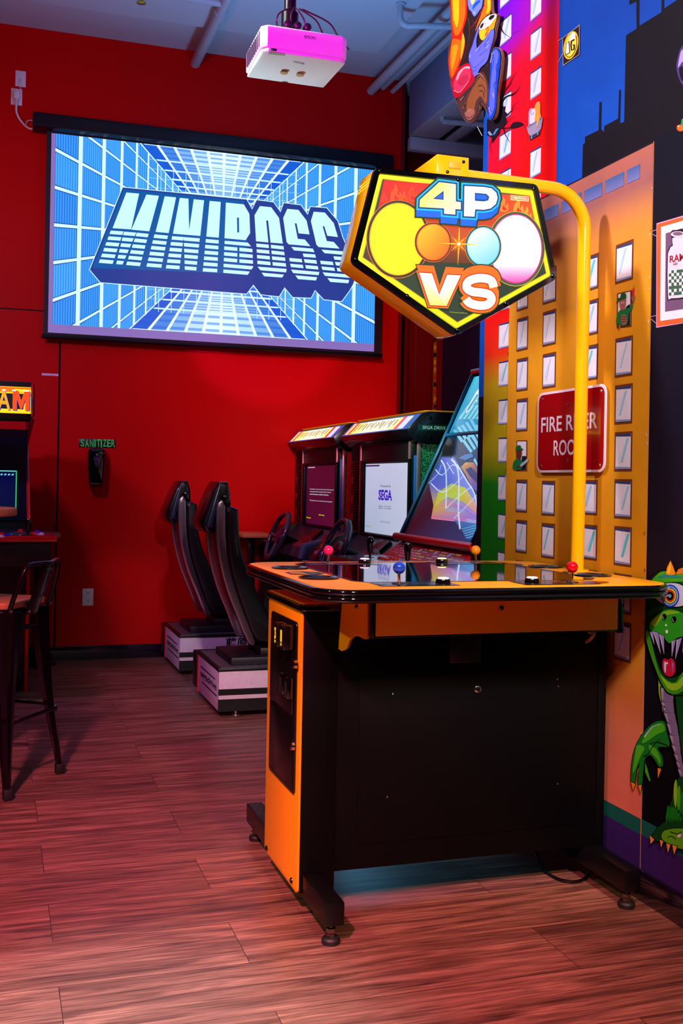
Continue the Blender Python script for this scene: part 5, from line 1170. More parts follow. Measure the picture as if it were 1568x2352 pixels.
XF = 2.15
C_ = thing('racing_cabinet', 'right-hand racing cabinet with a white SEGA start screen and green mesh side', 'arcade machine', (2.5, 5.93, 0), 'twin racing cabinets')
y0, y1 = 5.36, 6.52
def mesh_mat():
    m = bpy.data.materials.new('green_perforated_panel'); m.use_nodes = True; nt = m.node_tree; b = nt.nodes['Principled BSDF']
    t = nt.nodes.new('ShaderNodeTexCoord'); v = nt.nodes.new('ShaderNodeTexVoronoi'); v.inputs['Scale'].default_value = 190
    r_ = nt.nodes.new('ShaderNodeValToRGB'); r_.color_ramp.elements[0].position = .25; r_.color_ramp.elements[0].color = lin((90, 235, 160)); r_.color_ramp.elements[1].position = .42; r_.color_ramp.elements[1].color = lin((10, 66, 50))
    nt.links.new(t.outputs['Object'], v.inputs['Vector']); nt.links.new(v.outputs['Distance'], r_.inputs[0]); nt.links.new(r_.outputs[0], b.inputs['Base Color'])
    b.inputs['Roughness'].default_value = .3; b.inputs['Metallic'].default_value = .5; return m
GM = mesh_mat()
side = [(XF + .10, .0), (XF + .10, .95), (XF + .06, 1.0), (XF + .06, 1.53), (XF + .85, 1.53), (XF + .85, 0)]
MB().prism(side, 'y', y0 + .03, y0 + .06, .003).build('side_panel', GM, C_)
MB().prism(side, 'y', y1 - .06, y1 - .03, .003).build('side_panel', BLK, C_)
MB().box(XF + .12, XF + .84, y0 + .06, y1 - .06, .0, 1.53).build('cabinet_body', BLK, C_)
MB().box(XF + .045, XF + .07, y0 + .03, y0 + .05, .98, 1.54, .003).build('silver_trim', mat('pink_silver_trim', (200, 130, 140), .25, metal=.7), C_)
for y_ in (y0 + .085, 6.265): MB().box(XF + .02, XF + .03, y_, y_ + .025, .98, 1.54, .002).build('silver_trim', mat('pink_silver_trim', (200, 130, 140), .25, metal=.7), C_)
MB().box(XF + .035, XF + .06, y0 + .05, y0 + .085, 1.0, 1.46, .004).build('blue_side_light', mat('blue_trim', (20, 80, 170), .3, coat=.3), C_)
hood = [(XF + .10, 1.53), (XF + .02, 1.535), (XF - .025, 1.575), (XF - .03, 1.60), (XF + .05, 1.685), (XF + .10, 1.70), (XF + .85, 1.70), (XF + .85, 1.53)]
hd_ = MB().prism(hood, 'y', y0, y1, .004).build('marquee_hood', mat('hood_black', (8, 10, 16), .25, coat=.2), C_)
na = Vector((-.085, 0, .08)); 
def hoodpt(y, t): return Vector((XF - .03 + .08 * t, y, 1.60 + .085 * t))
A = Art(lambda y, t: hoodpt(y, t), (-.085, 0, .08), .0008)
hy0, hy1 = y0 + .09, y1 - .06
def hq(a, b, c, L, t0=.08, t1=.92): A.poly([(hy1 + (hy0 - hy1) * a, t1), (hy1 + (hy0 - hy1) * b, t1), (hy1 + (hy0 - hy1) * b, t0), (hy1 + (hy0 - hy1) * a, t0)], c, L)
hq(-.04, 1.09, (20, 60, 140), 1, .0, 1); hq(0, 1, (255, 224, 120), 2); hq(0, .06, (255, 190, 120), 3); hq(.06, .1, (220, 60, 20), 3); hq(.26, .78, (255, 246, 200), 3); hq(.86, .91, (226, 40, 60), 3); hq(.91, 1, (200, 200, 230), 3)
A.text('BATTLE GEAR', [(hy1 + (hy0 - hy1) * .14, .8), (hy1 + (hy0 - hy1) * .84, .8), (hy1 + (hy0 - hy1) * .84, .2), (hy1 + (hy0 - hy1) * .14, .2)], (150, 110, 60), 4, .01) if False else None
for k in range(14):
    a = .13 + k * .05 + (k % 3) * .006; hq(a, a + .018 + .008 * (k % 2), (150, 120, 80) if k % 4 else (90, 70, 50), 4, .25 + .1 * (k % 3), .82 - .06 * (k % 2))
A.build('marquee_picture', attr_mat('lit_marquee', 1.3, .3), C_, smooth=False)
MB().box(XF + .08, XF + .86, y0 + .01, y1 - .01, 1.70, 1.706).build('top_light_leak', mat('light_leak_glow', (190, 120, 10), .4, emit=.5), C_)  # no lamp: glow put in for marquee light leaking along the hood top
A = Art(lambda y, t: Vector((XF - .02 + .05 * t, y, 1.573 - .04 * t)), (-.6, 0, -.8), .0008)
A.poly([(y1 - .02, 0), (y0 + .02, 0), (y0 + .02, 1), (y1 - .02, 1)], (190, 170, 210), 1)
for k in range(4): A.poly([(y1 - .28 - k * .2, .2), (y1 - .44 - k * .2, .2), (y1 - .44 - k * .2, .8), (y1 - .28 - k * .2, .8)], [(200, 40, 30), (210, 60, 30), (200, 40, 30), (190, 190, 30)][k], 2)
A.build('underside_strip', PRINT, C_, smooth=False)
A = Art(lambda x, z: Vector((x, y0 - .001, z)), (0, -1, 0), .0006)
A.poly([(2.18, 1.593), (2.37, 1.593), (2.37, 1.628), (2.18, 1.628)], (10, 40, 36), 1); A.text('SEGA DRIVE', [(2.205, 1.62), (2.345, 1.62), (2.345, 1.602), (2.205, 1.602)], (170, 190, 190), 2, .01, .2)
A.build('side_logo', PRINT, hd_, smooth=False)
for x, z in ((XF + .10, 1.665), (XF + .34, 1.66), (XF + .10, 1.56)): MB().lathe([(.012, 0), (.011, .004), (.004, .006)], (x, y0, z), (0, -1, 0), 12).build('hood_bolt', BLKG, hd_)
# screen bezel
MB().box(XF + .03, XF + .125, y0 + .06, 6.30, .95, 1.53, .004).build('screen_bezel', mat('bezel_black', (8, 6, 10), .5, spec=.2), C_)
MB().box(XF + .012, XF + .03, 5.44, 6.25, .985, 1.0, .004).box(XF + .012, XF + .03, 5.44, 6.25, 1.425, 1.44, .004).box(XF + .012, XF + .03, 5.44, 5.458, .985, 1.44, .004).box(XF + .012, XF + .03, 6.20, 6.25, .985, 1.44, .004).build('screen_surround', mat('bezel_black', (8, 6, 10), .5, spec=.2), C_)
sA, sB, sZ0, sZ1 = 6.19, 5.462, 1.003, 1.42
def scr(a, b): return (sA + (sB - sA) * a, sZ1 + (sZ0 - sZ1) * b)
def scrart(): return Art(lambda a, b: Vector((XF + .028, scr(a, b)[0], scr(a, b)[1])), (-1, 0, 0), .0008)
A = scrart(); R4 = [(0, 0), (1, 0), (1, 1), (0, 1)]
A.poly(R4, [(196, 206, 238), (206, 212, 242), (196, 206, 232), (170, 190, 220)], 1)
A.poly([(0, .015), (.34, .015), (.34, .04), (0, .04)], (60, 60, 110), 2)
A.text('Presented by', [(.37, .3), (.61, .3), (.61, .345), (.37, .345)], (40, 40, 60), 2, .005)
A.text('SEGA', [(.33, .37), (.64, .37), (.64, .52), (.33, .52)], (20, 20, 190), 2, .05)
for k in range(3): A.poly([(.36, .405 + k * .04), (.62, .405 + k * .04), (.62, .41 + k * .04), (.36, .41 + k * .04)], (150, 160, 230), 3)
for k in range(2): A.text('GAME VER.  1.4-D-F-02100000', [(.33, .595 + k * .028), (.62, .595 + k * .028), (.62, .613 + k * .028), (.33, .613 + k * .028)], (50, 50, 90), 2, .01)
A.text('* CONNECTING TO SERVER', [(.36, .81), (.6, .81), (.6, .835), (.36, .835)], (90, 90, 120), 2, .0); A.text('CREDIT(S) 0/4', [(.02, .9), (.17, .9), (.17, .93), (.02, .93)], (150, 150, 10), 2, .02)
sc1 = A.build('screen', DIMGLOW, C_, smooth=False)
# speaker column, dash, wheel, shifter
MB().box(XF + .03, XF + .13, 6.30, y1 - .04, .7, 1.53, .004).build('speaker_column', mat('speaker_black', (5, 5, 8), .6, spec=.15), C_)
m = MB()
for k in range(26): m.box(XF + .022, XF + .031, 6.32, y1 - .06, 1.0 + k * .017, 1.009 + k * .017, .0005)
m.build('speaker_ribs', BLKM, C_)
for z in (1.08, 1.20, 1.32): MB().lathe([(.03, 0), (.03, .006), (.01, .008)], (XF + .024, 6.41, z), (-1, 0, 0), 16).build('speaker_knob', BLKG, C_)
MB().box(XF + .03, XF + .06, y1 - .03, y1 + .05, .98, 1.50).build('red_mesh', mat('red_mesh', (130, 10, 10), .4, var=.8, scale=160), C_)
dash = [(XF + .14, 0), (XF + .14, 1.0), (XF + .02, .985), (XF - .08, .90), (XF - .20, .87), (XF - .22, .80), (XF - .10, .70), (XF - .05, 0)]
MB().prism(dash, 'y', y0 + .02, 6.34, .006).build('dashboard', mat('dash_grey', (44, 50, 60), .3, coat=.2), C_)
MB().prism([(XF - .215, .795), (XF - .195, .872), (XF - .075, .903), (XF - .08, .925), (XF - .21, .895), (XF - .235, .80)], 'y', y0 + .02, y0 + .10, .003).build('dash_teal_panel', mat('dash_teal', (60, 110, 130), .3), C_)
MB().prism([(XF - .075, .906), (XF - .005, .965), (XF - .02, .98), (XF - .09, .92)], 'y', 5.62, 5.78, .003).build('card_reader', mat('card_black', (8, 8, 12), .3), C_)
MB().lathe([(.12, 0), (.12, .02), (.1, .035)], (XF - .13, 5.66, .82), (-.9, 0, .45), 28).build('dash_ring', mat('dash_ring_red', (90, 16, 26), .3), C_)
wc = Vector((1.885, 5.88, .925)); wn = Vector((-.93, 0, .38)).normalized(); u_ = Vector((0, 1, 0)); v_ = wn.cross(u_).normalized()
if v_.z < 0: v_ = -v_
W_ = MB().tube([wc + (u_ * cos(a) + v_ * sin(a)) * .17 for a in [2 * pi * i / 36 for i in range(36)]], .017, 12, closed=True).build('steering_wheel', mat('wheel_black', (60, 62, 80), .18, coat=.5, metal=.5), C_)
m = MB()
for a in (0, pi, -pi / 2): m.tube([wc - wn * .02, wc + (u_ * cos(a) + v_ * sin(a)) * .165], .014, 8)
m.build('spokes', mat('spoke_metal', (100, 100, 120), .25, metal=.8), W_)
MB().lathe([(.05, -.01), (.052, .012), (.03, .022)], wc - wn * .02, wn).build('hub', mat('wheel_hub', (60, 14, 40), .3), W_)
MB().tube([wc - wn * .02, wc - wn * .16], .03, 14).build('steering_column', BLK, W_)
MB().tube([wc + (u_ * cos(a) + v_ * sin(a)) * .17 for a in [1.9 + i * .12 for i in range(9)]], .0195, 12).build('rim_grip', mat('rim_grip', (60, 60, 70), .35), W_)
sh_ = MB().prism([(XF + .1, .2), (XF + .1, 1.02), (XF - .12, .97), (XF - .24, .83), (XF - .26, .2)], 'y', 6.30, 6.50, .01).build('shifter_console', mat('console_black', (9, 9, 13), .3), C_)
A = Art(lambda y, t: Vector((XF - .24 + .12 * t, y, .83 + .14 * t)), (-.14, 0, .12), .0015)
for k in range(5): A.line(ell(6.4 + (.012 if k % 2 else -.012), .45 + k * .09, .014, .04, 12), .007, (210, 190, 90), 3, closed=True)
A.poly(ell(6.42, .22, .016, .06, 14), (220, 200, 40), 3); A.poly([(6.36, .1), (6.4, .1), (6.4, .34), (6.36, .34)], (30, 60, 190), 3)
A.build('console_stickers', PRINT, sh_, smooth=False)
f = copytree(C_, None, (0, 1.31, 0)); f['label'] = 'left-hand racing cabinet with a dark purple text screen, next to the red wall'
for ch_ in [o for o in bpy.data.objects if o.parent == f and o.name.startswith('screen.')]:
    bpy.data.objects.remove(ch_)
A = scrart(); A.fn = lambda a, b: Vector((XF + .028, scr(a, b)[0] + 1.31, scr(a, b)[1]))
A.poly(R4, [(46, 8, 44), (40, 6, 40), (58, 10, 52), (50, 8, 46)], 1); A.poly([(.06, .02), (.3, .02), (.3, .035), (.06, .035)], (190, 200, 220), 2)
for k, s_ in enumerate(('This software uses network protocol of the network', 'technology which is operated at the network', 'environment under license')): A.text(s_, [(.14, .39 + k * .042), (.92 - k * .08, .39 + k * .042), (.92 - k * .08, .415 + k * .042), (.14, .415 + k * .042)], (210, 216, 240), 2, .01)
A.text('This product is for use only in the area of operation', [(.14, .585), (.88, .585), (.88, .61), (.14, .61)], (210, 216, 240), 2, .01)
A.text('INSERT COIN(S)', [(.46, .82), (.64, .82), (.64, .845), (.46, .845)], (225, 225, 20), 2, .02); A.text('CREDIT(S) 0/4', [(.03, .89), (.19, .89), (.19, .915), (.03, .915)], (225, 225, 20), 2, .02)
ORG[f.name] = Vector((2.5, 5.93 + 1.31, 0))
A.build('screen', DIMGLOW, f, smooth=False)

# ================================================================ FIGHTING GAME CABINET BEHIND THE TABLE
FG = thing('fighting_cabinet', 'black arcade cabinet with slanted colourful screen and red bar, half hidden by mural wall', 'arcade machine', (2.3, 4.76, 0))
fy0, fy1, fx = 4.29, 5.22, 2.035
p0 = Vector((fx, 0, 1.03)); p1 = Vector((2.43, 0, 1.885)); dv = p1 - p0
fn_ = Vector((-dv.z, 0, dv.x)).normalized()
def fpt(a, b, d=0):    # a across from far (0) to near (1), b upwards
    q = p0 + dv * b; return Vector((q.x, fy1 + (fy0 - fy1) * a, q.z)) + fn_ * d
body = [(fx, 0), (fx, .92), (fx + .005, 1.0), (p1.x, p1.z), (p1.x + .05, p1.z + .02), (2.9, p1.z + .02), (2.9, 0)]
MB().prism([(x + .012, z) for x, z in body], 'y', fy0 + .02, fy1 - .02, .003).build('cabinet_body', BLK, FG)
for a in (0, 1):
    pts = [fpt(0, -.02, .012), fpt(0, 1.02, .012), fpt(0, 1.02, -.05), fpt(0, -.02, -.05)]
    yy_ = fy1 if a == 0 else fy0 + .02
    MB().prism([(q.x, q.z) for q in pts], 'y', yy_ - .022, yy_, .003).build('side_rail', mat('rail_blue_black', (10, 22, 44), .2, coat=.3), FG)
for a in (.035, .965):
    MB().tube([fpt(a, .0, .012), fpt(a, 1.0, .012)], .009, 8).build('inner_rail', mat('blue_rail', (14, 90, 140), .3), FG)
MB().tube([fpt(.03, .62, .006), fpt(.97, .62, .006)], .011, 8).build('screen_divider', mat('blue_rail', (14, 90, 140), .3), FG)
m = MB(); m.tube([fpt(-.01, -.012, .018), fpt(1.01, -.012, .018)], .02, 14); m.build('red_bar', REDP, FG)
m = MB(); q = fpt(0, 1.02, .01); m.box(q.x - .01, q.x + .09, fy0 + .0, fy1, q.z - .012, q.z + .016, .006).build('red_top_cap', REDP, FG)
A = Art(lambda u, v: fpt(u, v, .004), fn_, .0005)
A.crop(0, 0, 1)
def px(u, v):      # picture point on the slanted front, returned in (a, b)
    d = ray(u, v); c = Vector((0, 0, CAMZ)); t = (p0 - c).dot(fn_) / d.dot(fn_); q = c + d * t
    return ((fy1 - q.y) / (fy1 - fy0), (q.z - p0.z) / dv.z)
def k5(x, y): return px(860 + x / 3.795, 700 + y / 3.795)
def fp(pts, c, L, sm=0): A.poly([k5(*p) for p in pts], c, L, sm)
def fl(pts, wd, c, L, sm=3): A.line([k5(*p) for p in smooth2(pts, sm, False)], wd / 1100, c, L)
A.poly([(.05, .635), (.95, .635), (.95, .99), (.05, .99)], [(30, 150, 200), (20, 110, 180), (60, 190, 225), (70, 200, 230)], 1)
for k in range(6): fp([(735 + k * 38, 1000), (760 + k * 38, 1000), (840 + k * 38, 880), (815 + k * 38, 880)], (140, 225, 240), 2)
fp([(800, 950), (812, 900), (890, 770), (918, 740), (918, 800), (830, 930)], (235, 252, 255), 3); fp([(812, 935), (822, 905), (895, 790), (912, 780), (912, 800), (830, 920)], (60, 170, 215), 4)
fl([(900, 850), (880, 790), (915, 740)], 8, (235, 252, 255), 3)
A.poly([(.05, .0), (.95, .0), (.95, .61), (.05, .61)], [(22, 10, 24), (14, 60, 120), (10, 44, 84), (12, 40, 70)], 1)
fp([(590, 1330), (700, 1330), (910, 1700), (910, 1915), (500, 1870), (520, 1750), (480, 1560)], [(30, 80, 190), (90, 120, 220), (140, 150, 235), (210, 130, 200), (220, 130, 150), (190, 170, 60), (30, 90, 200)], 2)
fp([(560, 1640), (680, 1560), (800, 1600), (905, 1760), (905, 1830), (780, 1720), (640, 1680), (530, 1760)], [(190, 200, 60), (170, 200, 120), (200, 210, 60), (230, 150, 170), (220, 150, 150), (210, 190, 60), (180, 210, 110), (210, 190, 50)], 3)
fp([(500, 1860), (530, 1760), (640, 1700), (760, 1760), (900, 1850), (905, 1912)], [(200, 120, 130), (210, 170, 40), (200, 150, 170), (160, 120, 220), (150, 130, 230), (190, 130, 210)], 3)
fp([(760, 1420), (800, 1380), (870, 1380), (912, 1440), (912, 1640), (860, 1600), (800, 1480)], [(200, 150, 60), (230, 190, 60), (210, 120, 60), (120, 60, 90), (90, 90, 190), (110, 80, 170), (200, 130, 90)], 4)
fp([(800, 1440), (850, 1420), (905, 1480), (905, 1560), (840, 1500)], (50, 30, 90), 5)
for k, (x, y) in enumerate(((690, 1100), (770, 1190), (830, 1130), (760, 1060), (880, 1060))):
    for j in range(3 if k else 2): fp([(x + j * 38, y - j * 26), (x + 22 + j * 38, y - 12 - j * 26), (x + 95 + j * 30, y + 90 - j * 24), (x + 75 + j * 30, y + 108 - j * 24)], (120, 210, 240), 5)
fp([(870, 1360), (885, 1340), (912, 1400), (912, 1430)], (130, 210, 240), 5)
fp([(650, 1180), (700, 1190), (700, 1250), (670, 1340), (600, 1330), (600, 1260)], (30, 14, 30), 6)
fp([(740, 1340), (800, 1310), (860, 1300), (870, 1330), (800, 1360)], (70, 120, 190), 5)
for l_, wd in (([(590, 1360), (625, 1430), (635, 1560), (630, 1780)], 10), ([(680, 1350), (730, 1420), (745, 1560), (740, 1800), (755, 1960)], 12), ([(730, 1400), (820, 1550), (880, 1650), (905, 1790)], 8), ([(540, 1440), (600, 1490), (690, 1400), (760, 1440)], 6), ([(500, 1560), (600, 1640), (720, 1560), (780, 1500)], 6), ([(630, 1780), (760, 1660), (860, 1590)], 6), ([(700, 1870), (820, 1750), (905, 1660)], 6), ([(480, 1560), (560, 1480), (590, 1400)], 5), ([(640, 1380), (700, 1480)], 5)): fl(l_, wd, (215, 232, 255), 7)
fp([(700, 1880), (905, 1915), (905, 2000), (830, 2060), (760, 1960)], [(60, 110, 190), (60, 130, 200), (40, 120, 190), (30, 90, 160), (40, 90, 160)], 4)
for k in range(5): fl([(770 + k * 8, 1960 + k * 20), (905, 1925 + k * 22)], 4, (110, 190, 230), 6)
A.text('INSERT COINS', [k5(640, 1775), k5(800, 1785), k5(800, 1815), k5(640, 1805)], (130, 170, 235), 8, .02, .2); A.text('CREDIT', [k5(808, 1870), k5(905, 1885), k5(905, 1912), k5(808, 1897)], (150, 200, 245), 8, .02, .2)
A.build('screen_picture', DIMGLOW, FG, smooth=False)
# instruction card and control panel
cardp = lambda a, b: Vector((fx - .10 + .10 * b, fy1 - .03 + (fy0 - fy1 + .06) * a, .93 + .075 * b))
A = Art(lambda a, b: cardp(a, b), (-.075, 0, .10), .0006)
A.poly(R4, (190, 12, 14), 1)
A.poly([(.02, .04), (.98, .04), (.98, .93), (.02, .93)], (150, 16, 30), 2)
r = random.Random(12)
for row in range(6):
    x = .04
    while x < .94:
        w2 = r.uniform(.03, .12); c_ = r.choice([(205, 120, 150), (215, 190, 60), (220, 150, 170), (190, 20, 24), (170, 150, 190), (190, 20, 24)])
        A.poly([(x, .1 + row * .14), (min(.96, x + w2), .1 + row * .14), (min(.96, x + w2), .17 + row * .14), (x, .17 + row * .14)], c_, 3); x += w2 + r.uniform(.008, .03)
for x in (.2, .235, .27, .305): A.poly(ell(x, .86, .014, .05, 12), (220, 190, 60), 4); A.poly(ell(x, .86, .007, .025, 10), (60, 90, 60), 5)
for x in (.4, .62, .8): A.poly(ell(x, .6, .022, .09, 12), (170, 170, 215), 4)
A.build('instruction_card', PRINT, FG, smooth=False)
MB().prism([(fx - .38, .85), (fx - .38, .925), (fx - .10, .93), (fx + .0, 1.005), (fx + .012, 1.0), (fx + .012, .85)], 'y', fy0, fy1, .002).build('control_panel', mat('panel_red_edge', (170, 10, 14), .3), FG)
A = Art(lambda x, y: Vector((x, y, .927 + (x - fx + .38) * .012)), (0, 0, 1), .0006)
A.poly([(fx - .375, fy0 + .01), (fx - .105, fy0 + .01), (fx - .105, fy1 - .01), (fx - .375, fy1 - .01)], [(40, 60, 80), (90, 110, 140), (120, 140, 170), (24, 40, 50)], 1)
A.poly([(fx - .3, 4.5), (fx - .12, 4.45), (fx - .12, 5.0), (fx - .25, 5.1)], (150, 165, 195), 2, sm=2); A.poly(ell(fx - .2, 4.95, .05, .09, 14), (60, 110, 110), 3)
A.build('panel_art', PRINT, FG, smooth=False)
for y in (5.03, 4.52):
    x = fx - .235
    j = MB().lathe([(.022, 0), (.02, .003), (.006, .004), (.006, .02), (.011, .024), (.015, .06), (.018, .085), (.014, .1), (.005, .106)], (x, y, .93), n=18).build('bat_stick', BLKG, FG)
    for i in range(3):
        for k in range(2): MB().lathe([(.016, 0), (.016, .006), (.011, .007), (.011, .011)], (x + .02 + k * .045, y - .10 - i * .045, .931), n=14).build('push_button', mat('button_red', (170, 10, 20), .2, coat=.3), FG)

# ================================================================ LEFT CABINET WITH THE JAM MARQUEE
J = thing('basketball_cabinet', 'red edged arcade cabinet with lit orange AM lettering, behind the bar stool', 'arcade machine', (-.13, 6.9, 0))
JX1 = .215; JX0 = JX1 - .66
cy = lambda u, v: (lambda p: (p.y, p.z))(pix(u, v, 'x', JX1))
sp_ = [(6.737, 0), cy(62, 1500), cy(66, 1300), cy(68, 1212), cy(66, 1018), cy(80, 960), cy(80, 884)]
ym = sp_[-1][0]; zt_ = sp_[-1][1]
sp_[1] = (6.70, sp_[1][1]); sp_[2] = (6.68, sp_[2][1]); sp_[3] = (6.66, 1.0)
full = sp_ + [(ym + .45, zt_ + .02), (7.5, 1.6), (7.5, 0)]
for x in (JX1 - .018, JX0): MB().prism(full, 'x', x, x + .018).build('side_panel', mat('side_black', (10, 8, 10), .35), J)
m = MB()
m.tube([(JX1 - .009, y - .002, z) for y, z in sp_ + [(ym + .45, zt_ + .02)]], .011, 8); m.build('red_edge', REDP, J)
MB().tube([(JX0 + .009, y - .002, z) for y, z in sp_ + [(ym + .45, zt_ + .02)]], .011, 8).build('red_edge', REDP, J)
mz0, mz1 = pix(60, 950, 'y', ym).z, pix(60, 889, 'y', ym).z
MB().box(JX0 + .018, JX1 - .018, ym + .012, ym + .35, mz0 - .03, mz1 + .03, .003).box(JX0 + .018, JX1 - .018, 7.0, 7.45, 0, 1.6).box(JX0 + .018, JX1 - .018, 6.76, 7.0, 0, .93).build('cabinet_body', mat('jam_body', (8, 7, 10), .4), J)
A = Art(lambda x, z: Vector((x, ym + .01, z)), (0, -1, 0), .0006)
W2 = JX1 - .02; H2 = mz1 - mz0
def jz(t): return mz1 - H2 * t
A.poly([(JX0 + .02, mz0), (W2, mz0), (W2, mz1), (JX0 + .02, mz1)], (250, 200, 20), 1)
A.poly([(JX0 + .02, jz(.02)), (W2, jz(.02)), (W2, jz(.2)), (JX0 + .02, jz(.2))], (240, 110, 10), 2); A.poly([(W2 - .09, jz(.08)), (W2, jz(.1)), (W2, jz(.2)), (W2 - .09, jz(.18))], (255, 225, 20), 3)
A.poly([(JX0 + .02, jz(.26)), (W2 - .04, jz(.26)), (W2 - .04, jz(.84)), (JX0 + .02, jz(.84))], (16, 22, 18), 3); A.line([(W2 - .02, jz(.32)), (W2 - .006, jz(.36)), (W2 - .006, jz(.78)), (W2 - .02, jz(.8))], .01, (150, 225, 215), 3)
A.poly([(JX0 + .02, jz(.84)), (W2, jz(.84)), (W2, jz(.95)), (JX0 + .02, jz(.95))], (250, 215, 30), 4); A.poly([(W2 - .04, jz(.26)), (W2, jz(.26)), (W2, jz(.33)), (W2 - .04, jz(.33))], (240, 90, 10), 3)
xr = pix(72, 920, 'y', ym).x
def jx(u): return pix(u, 920, 'y', ym).x
for s_, u0_, u1_, c_ in (('M', 29, 68, (244, 74, 16)), ('A', -6, 24, (250, 160, 20)), ('J', -34, -11, (250, 180, 20))):
    for d, L_, cc_ in ((.004, 5, (30, 30, 140)), (0, 6, c_)):
        xa_, xb_, za_, zb2_ = jx(u0_) + d, jx(u1_) + d, jz(.14) - d, jz(.88) - d
        if s_ == 'M': A.poly([(xa_ + (xb_ - xa_) * a, za_ + (zb2_ - za_) * b) for a, b in ((0, 0), (.3, 0), (.5, .5), (.7, 0), (1, 0), (1, 1), (.75, 1), (.75, .42), (.55, .93), (.45, .93), (.25, .42), (.25, 1), (0, 1))], cc_, L_)
        else: A.text(s_, [(xa_, za_), (xb_, za_), (xb_, zb2_), (xa_, zb2_)], cc_, L_, .02)
for u_a, u_b in ((4, 13), (27, 36), (55, 66)): A.poly([(jx(u_a), jz(.12)), (jx(u_b), jz(.12)), (jx(u_b), jz(.17)), (jx(u_a), jz(.17))], (255, 246, 235), 7)
A.build('marquee_picture', SIGNGLOW, J, smooth=False)
# monitor recess
a_ = pix(40, 1080, 'y', 6.95); b_ = pix(36, 1172, 'y', 6.85)
MB().prism([(6.98, 1.03), (6.99, 1.55), (7.0, 1.55), (7.0, 1.03)], 'x', JX0 + .018, JX1 - .018).build('monitor_bezel', mat('jam_bezel', (10, 16, 44), .3), J)
xb = pix(39, 1100, 'y', 6.96).x
zt2, zb2 = pix(30, 1081, 'y', 6.96).z, pix(30, 1173, 'y', 6.96).z
A = Art(lambda x, z: Vector((x, 6.975, z)), (0, -1, 0), .0006)
A.poly([(JX0 + .08, zb2), (xb, zb2), (xb, zt2), (JX0 + .08, zt2)], (120, 235, 220), 1); A.poly([(JX0 + .08, zb2), (xb - .006, zb2), (xb - .006, zt2 - .006), (JX0 + .08, zt2 - .006)], [(6, 20, 60), (4, 14, 56), (4, 8, 70), (4, 8, 70)], 2)
A.poly([(xb - .0075, zb2), (xb, zb2), (xb, zt2), (xb - .0075, zt2)], (40, 190, 110), 3)
for k in range(6): A.poly([(xb - .03 - k * .022, zt2 - .02), (xb - .018 - k * .022, zt2 - .02), (xb - .022 - k * .022, zt2 - .03), (xb - .034 - k * .022, zt2 - .03)], (120, 220, 240), 4)
r = random.Random(6)
for k in range(70): x, z = r.uniform(JX0 + .1, xb - .02), r.uniform(zb2, zt2 - .05); A.poly([(x, z), (x + .003, z + .002), (x + .002, z - .003)], (30, 24, 150), 4)
A.build('screen', DIMGLOW, J, smooth=False)
# control panel of the left cabinet
cpx = pix(131, 1237, 'z', .96)
cw = cpx.x; cyf = cpx.y
cen_ = (JX0 + JX1) / 2
cpn = [(2 * cen_ - cw, cyf), (cw, cyf), (cw - .01, cyf + .42), (JX1, 6.72), (JX1, 6.98), (JX0, 6.98), (JX0, 6.72), (2 * cen_ - cw + .01, cyf + .42)]
MB().prism(cpn, 'z', .94, .975, .004).build('control_panel', mat('jam_panel_edge', (180, 8, 14), .25, coat=.4), J)
MB().box(2 * cen_ - cw + .02, cw - .03, cyf + .02, 6.74, .80, .94, .004).build('panel_box', mat('jam_body', (8, 7, 10), .4), J)
A = Art(lambda x, y: Vector((x, y, .9755)), (0, 0, 1), .0006)
A.poly([(p[0] * .985 + cen_ * .015, p[1] + (.008 if i < 2 else -.01)) for i, p in enumerate(cpn)], (50, 24, 60), 1)
A.poly([(cw - .17, cyf + .01), (cw - .01, cyf + .01), (cw - .02, cyf + .22), (cw - .15, cyf + .22)], (170, 16, 40), 2)
A.line(smooth2([(cw - .3, cyf + .01), (cw - .29, cyf + .15), (cw - .2, cyf + .3), (cw - .02, cyf + .36)], 4, False), .012, (190, 170, 210), 3); A.line(smooth2([(cw - .2, cyf + .01), (cw - .19, cyf + .12), (cw - .12, cyf + .2), (cw - .03, cyf + .22)], 4, False), .01, (220, 190, 215), 3)
A.line([(cw - .09, cyf + .01), (cw - .11, cyf + .2)], .012, (220, 190, 215), 3); A.line([(cw - .25, cyf + .02), (cw - .24, cyf + .16)], .012, (190, 190, 110), 3)
A.build('panel_art', PRINT, J, smooth=False)
for k, (u_, v_, c_) in enumerate(((81, 1222, (200, 12, 20)), (87, 1218.5, (20, 40, 200)), (95, 1224, (220, 200, 215)), (48, 1216, (210, 20, 12)), (18, 1226, (20, 40, 200)), (4, 1224, (210, 20, 12)), (3, 1230, (220, 200, 215)))):
    c = pix(u_, v_, 'z', .985); MB().lathe([(.019, 0), (.019, .006), (.012, .007), (.012, .012)], (c.x, c.y, .9755), n=16).build('push_button', mat('jam_button_%d%d%d' % c_, c_, .2, coat=.3), J)
c = pix(65, 1229, 'z', .977)
MB().lathe([(.026, 0), (.024, .004), (.008, .005), (.008, .012), (.012, .016), (.017, .06), (.019, .075), (.013, .09), (.004, .095)], (c.x, c.y, .9755), n=18).build('bat_stick', BLKG, J)

